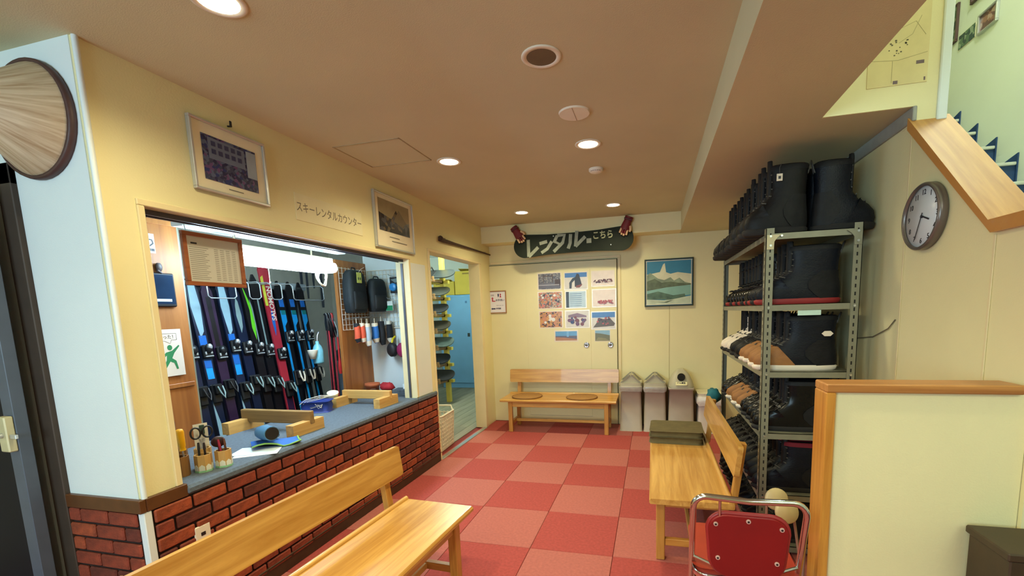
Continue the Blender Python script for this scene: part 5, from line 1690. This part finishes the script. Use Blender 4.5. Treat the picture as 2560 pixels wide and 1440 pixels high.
# pen cups: bamboo sided cups with tools and pens
M_bam = wood('bamboo', rgb(170, 128, 66), rgb(206, 168, 106), .5, 2)
M_bamd = wood('dark_bamboo', rgb(112, 74, 34), rgb(150, 106, 56), .5, 2)
M_grn = mat('cup_green_print', rgb(140, 196, 150), .6)
M_crm = mat('cup_white_print', rgb(224, 226, 214), .6)


def cup(x, y, h, m, label, printed, r=.036):
    c = thing('pen_cup', label, 'pen cup', (x, y, ZT), .3, 'wooden pen cups on the counter')
    n = 8
    MB().lathe([(.001, .004), (r * .82, .004), (r * .82, h), (r, h), (r, 0), (.001, 0)][::-1], n, smooth=False).build('cup', m, c)
    if printed:
        MB().lathe([(r + .0003, .001), (r + .0012, .001), (r + .0012, .010), (r + .0003, .010)], n, smooth=False).build('green_band', M_grn, c)
        for k in range(n):
            a = 2 * PI * (k + .5) / n
            q = MB().prism([(-.012, .010), (.012, .010), (.012, .030), (0, .040), (-.012, .030)], 0, -.0008, 'y')
            q.build('white_motif', M_crm, c, loc=((r * .924 + .0006) * math.cos(a), (r * .924 + .0006) * math.sin(a), 0), rotz=a + PI / 2)
    return c


cup(-1.385, -1.735, .085, M_bam, 'printed wooden pen cup nearest the papers', True)
cup(-1.418, -1.812, .085, M_bam, 'printed wooden pen cup in the middle of the front row', True)
cup(-1.465, -1.885, .095, M_bamd, 'dark wooden pen cup next to the pillar', False)
cup(-1.475, -1.765, .100, M_bam, 'plain wooden pen cup in the back row', False)
cup(-1.545, -1.830, .105, M_bamd, 'dark wooden pen cup at the back left', False)


def driver(x, y, z, hm, label, tilt=0.0, l=.10):
    d = thing('screwdriver', label, 'screwdriver', (x, y, z), rot=(tilt, tilt * .5, 0))
    MB().cyl((0, 0, -.07), (0, 0, .03), .0035, n=8).build('blade', M_silver, d)
    MB().tube([(0, 0, .028), (0, 0, .04), (0, 0, .05), (0, 0, .03 + l * .9), (0, 0, .03 + l), (0, 0, .033 + l)], [.014, .012, .015, .017, .014, .006], 12).build('handle', hm, d)


driver(-1.455, -1.872, ZT + .095, mat('handle_yellow', rgb(230, 170, 16), .35), 'screwdriver with yellow handle in the pen cup by the pillar', .06)
driver(-1.485, -1.895, ZT + .12, mat('handle_redblack', rgb(150, 40, 36), .35), 'screwdriver with dark red handle behind the yellow one', -.05, .085)
driver(-1.552, -1.842, ZT + .135, mat('handle_maroon', rgb(96, 44, 34), .4), 'tall screwdriver with maroon ball handle at the back', .0, .09)
t = thing('scissors', 'black handled scissors standing in the back pen cup', 'scissors', (-1.465, -1.768, ZT + .16), math.radians(65))
for s in (-1, 1):
    MB().tube([(s * .024 + .020 * math.cos(2 * PI * k / 16), 0, .02 + .028 * math.sin(2 * PI * k / 16)) for k in range(16)], .0045, 6, closed=True).build('handle_loop', M_black, t)
    MB().tube([(s * .008, 0, -.01), (-s * .004, 0, -.06), (-s * .006, 0, -.13)], [.006, .005, .003], 6).build('blade', M_silver, t)
t = thing('paper_card', 'green and white card standing in the back pen cup', 'card', (-1.49, -1.752, ZT + .165), math.radians(70))
MB().box(-.030, .030, -.001, .001, -.10, .055).build('card', mat('card_white', rgb(222, 218, 206), .6), t)
MB().box(-.006, .016, -.005, -.001, .0, .048, .002).build('green_bar', mat('card_green', rgb(50, 74, 66), .5), t)
rq = random.Random(15)
for k, (cx_, cy_, c, lb) in enumerate(((-1.380, -1.735, rgb(110, 20, 50), 'thick crimson marker in the front pen cup'), (-1.372, -1.748, rgb(140, 30, 60), 'second crimson marker in the front pen cup'), (-1.395, -1.722, rgb(40, 36, 44), 'black pen leaning right in the front pen cup'), (-1.376, -1.722, rgb(90, 60, 50), 'brown pen leaning out of the front pen cup'),
                                       (-1.415, -1.80, rgb(34, 32, 40), 'short black pen in the middle pen cup'), (-1.425, -1.825, rgb(30, 30, 34), 'black marker in the middle pen cup'))):
    t = thing('pen', lb, 'pen', (cx_, cy_, ZT + .012), rot=(rq.uniform(-.12, .12), rq.uniform(-.1, .1), 0))
    MB().cyl((0, 0, 0), (0, 0, .10), .005, n=8).build('barrel', mat('pen_%d' % k, c, .3), t)
    MB().cyl((0, 0, .098), (0, 0, .132), .0062, .0045, n=8).build('cap', mat('pencap_%d' % k, tuple(min(1, v * 1.4 + .01) for v in c[:3]) + (1,), .25), t)
t = thing('round_brush', 'dark round brush with red rim in the front pen cup', 'brush', (-1.392, -1.748, ZT + .13), rot=(.1, .1, 0))
bb = MB()
bb.T = Matrix.Rotation(PI / 2, 4, 'X') @ Matrix.Rotation(.9, 4, 'Y')
bb.lathe([(.001, -.008), (.026, -.008), (.030, 0), (.026, .008), (.001, .009)], 16)
bb.build('head', mat('brush_dark', rgb(52, 26, 32), .4), t)
MB().cyl((0, 0, -.02), (0, 0, -.11), .005, n=8).build('handle', MATS['pen_0'], t)

for o in list(COL.objects):
    if o.parent is None and o.name.split('.')[0] in ('pen_cup', 'screwdriver', 'scissors', 'paper_card', 'pen', 'round_brush'):
        o.location.y += .02

# ---------------------------------------------------------------- room beyond the doorway
M_plank = [wood('grey_plank_%d' % k, rgb(*a), rgb(*b), .6, 1, .6) for k, (a, b) in enumerate((((104, 100, 84), (134, 130, 110)), ((112, 108, 92), (140, 134, 116)), ((96, 94, 80), (126, 122, 104))))]
fr2 = struct('floor_locker_room', MB().box(-4.1, XL - .02, .40, 5.2, -.12, -.012), mat('plank_gap', rgb(70, 68, 58), .8), 'grey plank floor of the locker room', 'floor')
rq = random.Random(31)
k = 0
x = XL - .135
pl_me = {}
while x > -3.9:
    y = .42 if k % 2 else -.2
    while y < 5.1:
        a, b = max(y, .42), min(y + 1.2, 5.1)
        if b - a > .05:
            o = MB().box(-.0585, .0585, -(b - a) / 2 + .001, (b - a) / 2 - .001, -.012, 0, .0015).build('plank', rq.choice(M_plank), fr2)
            o.location = (x - .06, (a + b) / 2, 0)
        y += 1.2
    x -= .12
    k += 1
struct('ceiling_locker_room', MB().box(-4.1, XL - TH, .40, 5.2, 2.62, 2.7), M_white, 'white ceiling of the locker room', 'ceiling')
struct('wall_locker_room', MB().box(-4.1, -4.0, .4, 5.2, 0, 2.7).box(-4.1, -1.3, 5.1, 5.2, 0, 2.7).box(XL - TH, XL - .02, YB + .1, 5.2, 0, 2.7), M_white, 'white walls of the locker room', 'wall')
t = thing('steel_locker', 'tall sky blue steel locker seen through the doorway', 'locker', (-2.60, 4.62, 0))
M_lock = mat('locker_blue', rgb(112, 164, 212), .4, var=.05, scale=4)
MB().box(-.70, .70, -.22, .22, .0, 1.80, .006).build('cabinet', M_lock, t)
MB().box(-.69, .69, -.235, -.22, .10, 1.77, .004).build('door', M_lock, t)
MB().box(-.12, -.07, -.240, -.234, 1.0, 1.07, .002).build('lock_plate', mat('lock_dark', rgb(40, 56, 60), .4), t)
for x, z in ((-.12, 1.66), (.20, 1.60), (-.02, .19)):
    MB().box(x - .02, x + .02, -.238, -.234, z - .02, z + .02).build('sticker', mat('sticker_blue', rgb(60, 110, 160), .5), t)
M_cart = mat('yellow_carton', rgb(190, 170, 70), .7, var=.06, scale=6)
for k, (x, w, h, lb) in enumerate(((-2.62, .64, .44, 'large yellowish cardboard carton on the blue locker'), (-3.18, .42, .26, 'smaller carton left of the large one on the locker'))):
    t = thing('cardboard_carton', lb, 'carton', (x, 4.58, 1.80), .06, 'cartons on the locker')
    MB().box(-w / 2, w / 2, -.18, .18, .002, h, .004).build('box', M_cart, t)
    MB().box(-w / 2 + .02, w / 2 - .1, -.20, -.02, h, h + .006).build('flap', M_cart, t, rot=(-.25, .06, 0))
    MB().box(-.16, -.02, -.182, -.180, h - .06, h - .035).build('printed_mark', mat('carton_print', rgb(120, 100, 40), .7), t)
# snowboard rack
rk = thing('snowboard_rack', 'yellow wooden rack with slanted pegs beyond the doorway', 'rack', (-2.60, 3.10, 0))
M_yel = mat('yellow_paint', rgb(206, 180, 76), .5, var=.05)
MB().box(.03, .10, -.035, .035, 0, 2.36, .004).build('post', M_yel, rk)
MB().box(-.90, -.83, -.035, .035, 0, 2.36, .004).build('post', M_yel, rk)
for k in range(7):
    z = .38 + k * .265
    MB().box(-.92, .17, -.035, .035, z - .05, z, .004).build('arm', M_yel, rk)
    g = MB()
    g.T = Matrix.Translation((.06, 0, z))
    g.box(-.02, .02, -.300, -.035, -.035, .004, .004)
    g.box(-.02, .02, -.315, -.297, -.035, .05, .004)
    g.build('slanted_peg', wood('peg_brown', rgb(110, 78, 44), rgb(140, 104, 62), .6, 0), rk)
BC = [(rgb(36, 36, 40), 'black'), (rgb(30, 34, 44), 'navy'), (rgb(70, 84, 84), 'grey green'), (rgb(50, 46, 40), 'dark brown'), (rgb(44, 46, 52), 'charcoal'), (rgb(60, 62, 60), 'slate'), (rgb(34, 40, 44), 'dark teal')]
for k in range(7):
    z = .38 + k * .265
    ex = (.0, -.06, .02, -.02, -.04, .0, .10)[k]
    t = thing('stored_snowboard', '%s snowboard lying on the yellow rack, %s level from the floor' % (BC[k][1], ordinal(k)), 'snowboard', (-2.80 + ex, 2.93, z + .085), rot=(math.radians(32), 0, 0), group='snowboards on the yellow rack')
    MB().prism(rrect(-.75, .46, -.13, .13, .125, 8), 0, .014, 'z').build('deck', mat('deck_%d' % k, BC[k][0], .4, var=.15), t)
    for x in (-.45, .06):
        MB().box(x - .07, x + .07, -.09, .09, .014, .022, .004).build('binding_base', M_bind, t)
        MB().tube([(x + .02, -.085, .02), (x + .02, -.06, .10), (x + .02, .06, .10), (x + .02, .085, .02)], .010, 6).build('binding_strap', M_bind, t)
t = thing('laundry_basket', 'white perforated plastic basket standing in the doorway', 'basket', (-1.56, .80, 0), math.radians(4))
M_bas = mat('basket_white', rgb(222, 214, 196), .45, var=.03)
for sx in (-1, 1):
    MB().box(sx * .125 - .004, sx * .125 + .004, -.17, .17, .0, .04).build('wall_foot', M_bas, t)
MB().box(-.125, .125, -.17, .17, .004, .012, .003).build('base', M_bas, t)
H_ = .40
for k in range(9):
    z = .02 + k * .041
    MB().tube([(x, y, z) for x, y in rrect(-.125 - k * .002, .125 + k * .002, -.17 - k * .002, .17 + k * .002, .03, 2)], .0065, 5, closed=True).build('hoop', M_bas, t)
for k in range(9):
    y = -.15 + k * .0375
    for sx in (-1, 1):
        MB().cyl((sx * .125, y, .01), (sx * .143, y * 1.1, .36), .0075, n=5).build('stave', M_bas, t)
for k in range(6):
    x = -.10 + k * .04
    for sy in (-1, 1):
        MB().cyl((x, sy * .17, .01), (x * 1.1, sy * .188, .36), .0075, n=5).build('stave', M_bas, t)
MB().tube([(x, y, .375 + (.045 if abs(y) > .12 and abs(x) < .12 else 0)) for x, y in rrect(-.145, .145, -.19, .19, .04, 4)], .011, 6, closed=True).build('rim', M_bas, t)
t = thing('brown_boot', 'brown boot toe sticking out behind the white basket', 'boot', (-1.75, 1.12, 0), math.radians(160))
MB().ring([ringpts(*s) for s in SOFT]).build('upper', mat('boot_brown', rgb(84, 44, 34), .6, var=.2), t)
MB().ring([ringpts(0, *SOFT[1][1:], f=.97), ringpts(.026, *SOFT[1][1:], f=1.05), ringpts(.032, *SOFT[1][1:], f=1.0)]).build('sole', M_sole, t)
# ceiling lamp of the locker room
t = thing('tube_lamp', 'pale tube lamp on the locker room ceiling', 'lamp', (-2.2, 2.4, 2.62))
MB().box(-.05, .05, -.6, .6, -.03, .0, .004).build('housing', M_offw, t)
MB().cyl((0, -.58, -.05), (0, .58, -.05), .016, n=12).build('tube', mat('greenish_tube', (.9, 1, .9, 1), .4, emit=(.86, 1.0, .80, 1), estr=E_TUBE2, var=0), t)
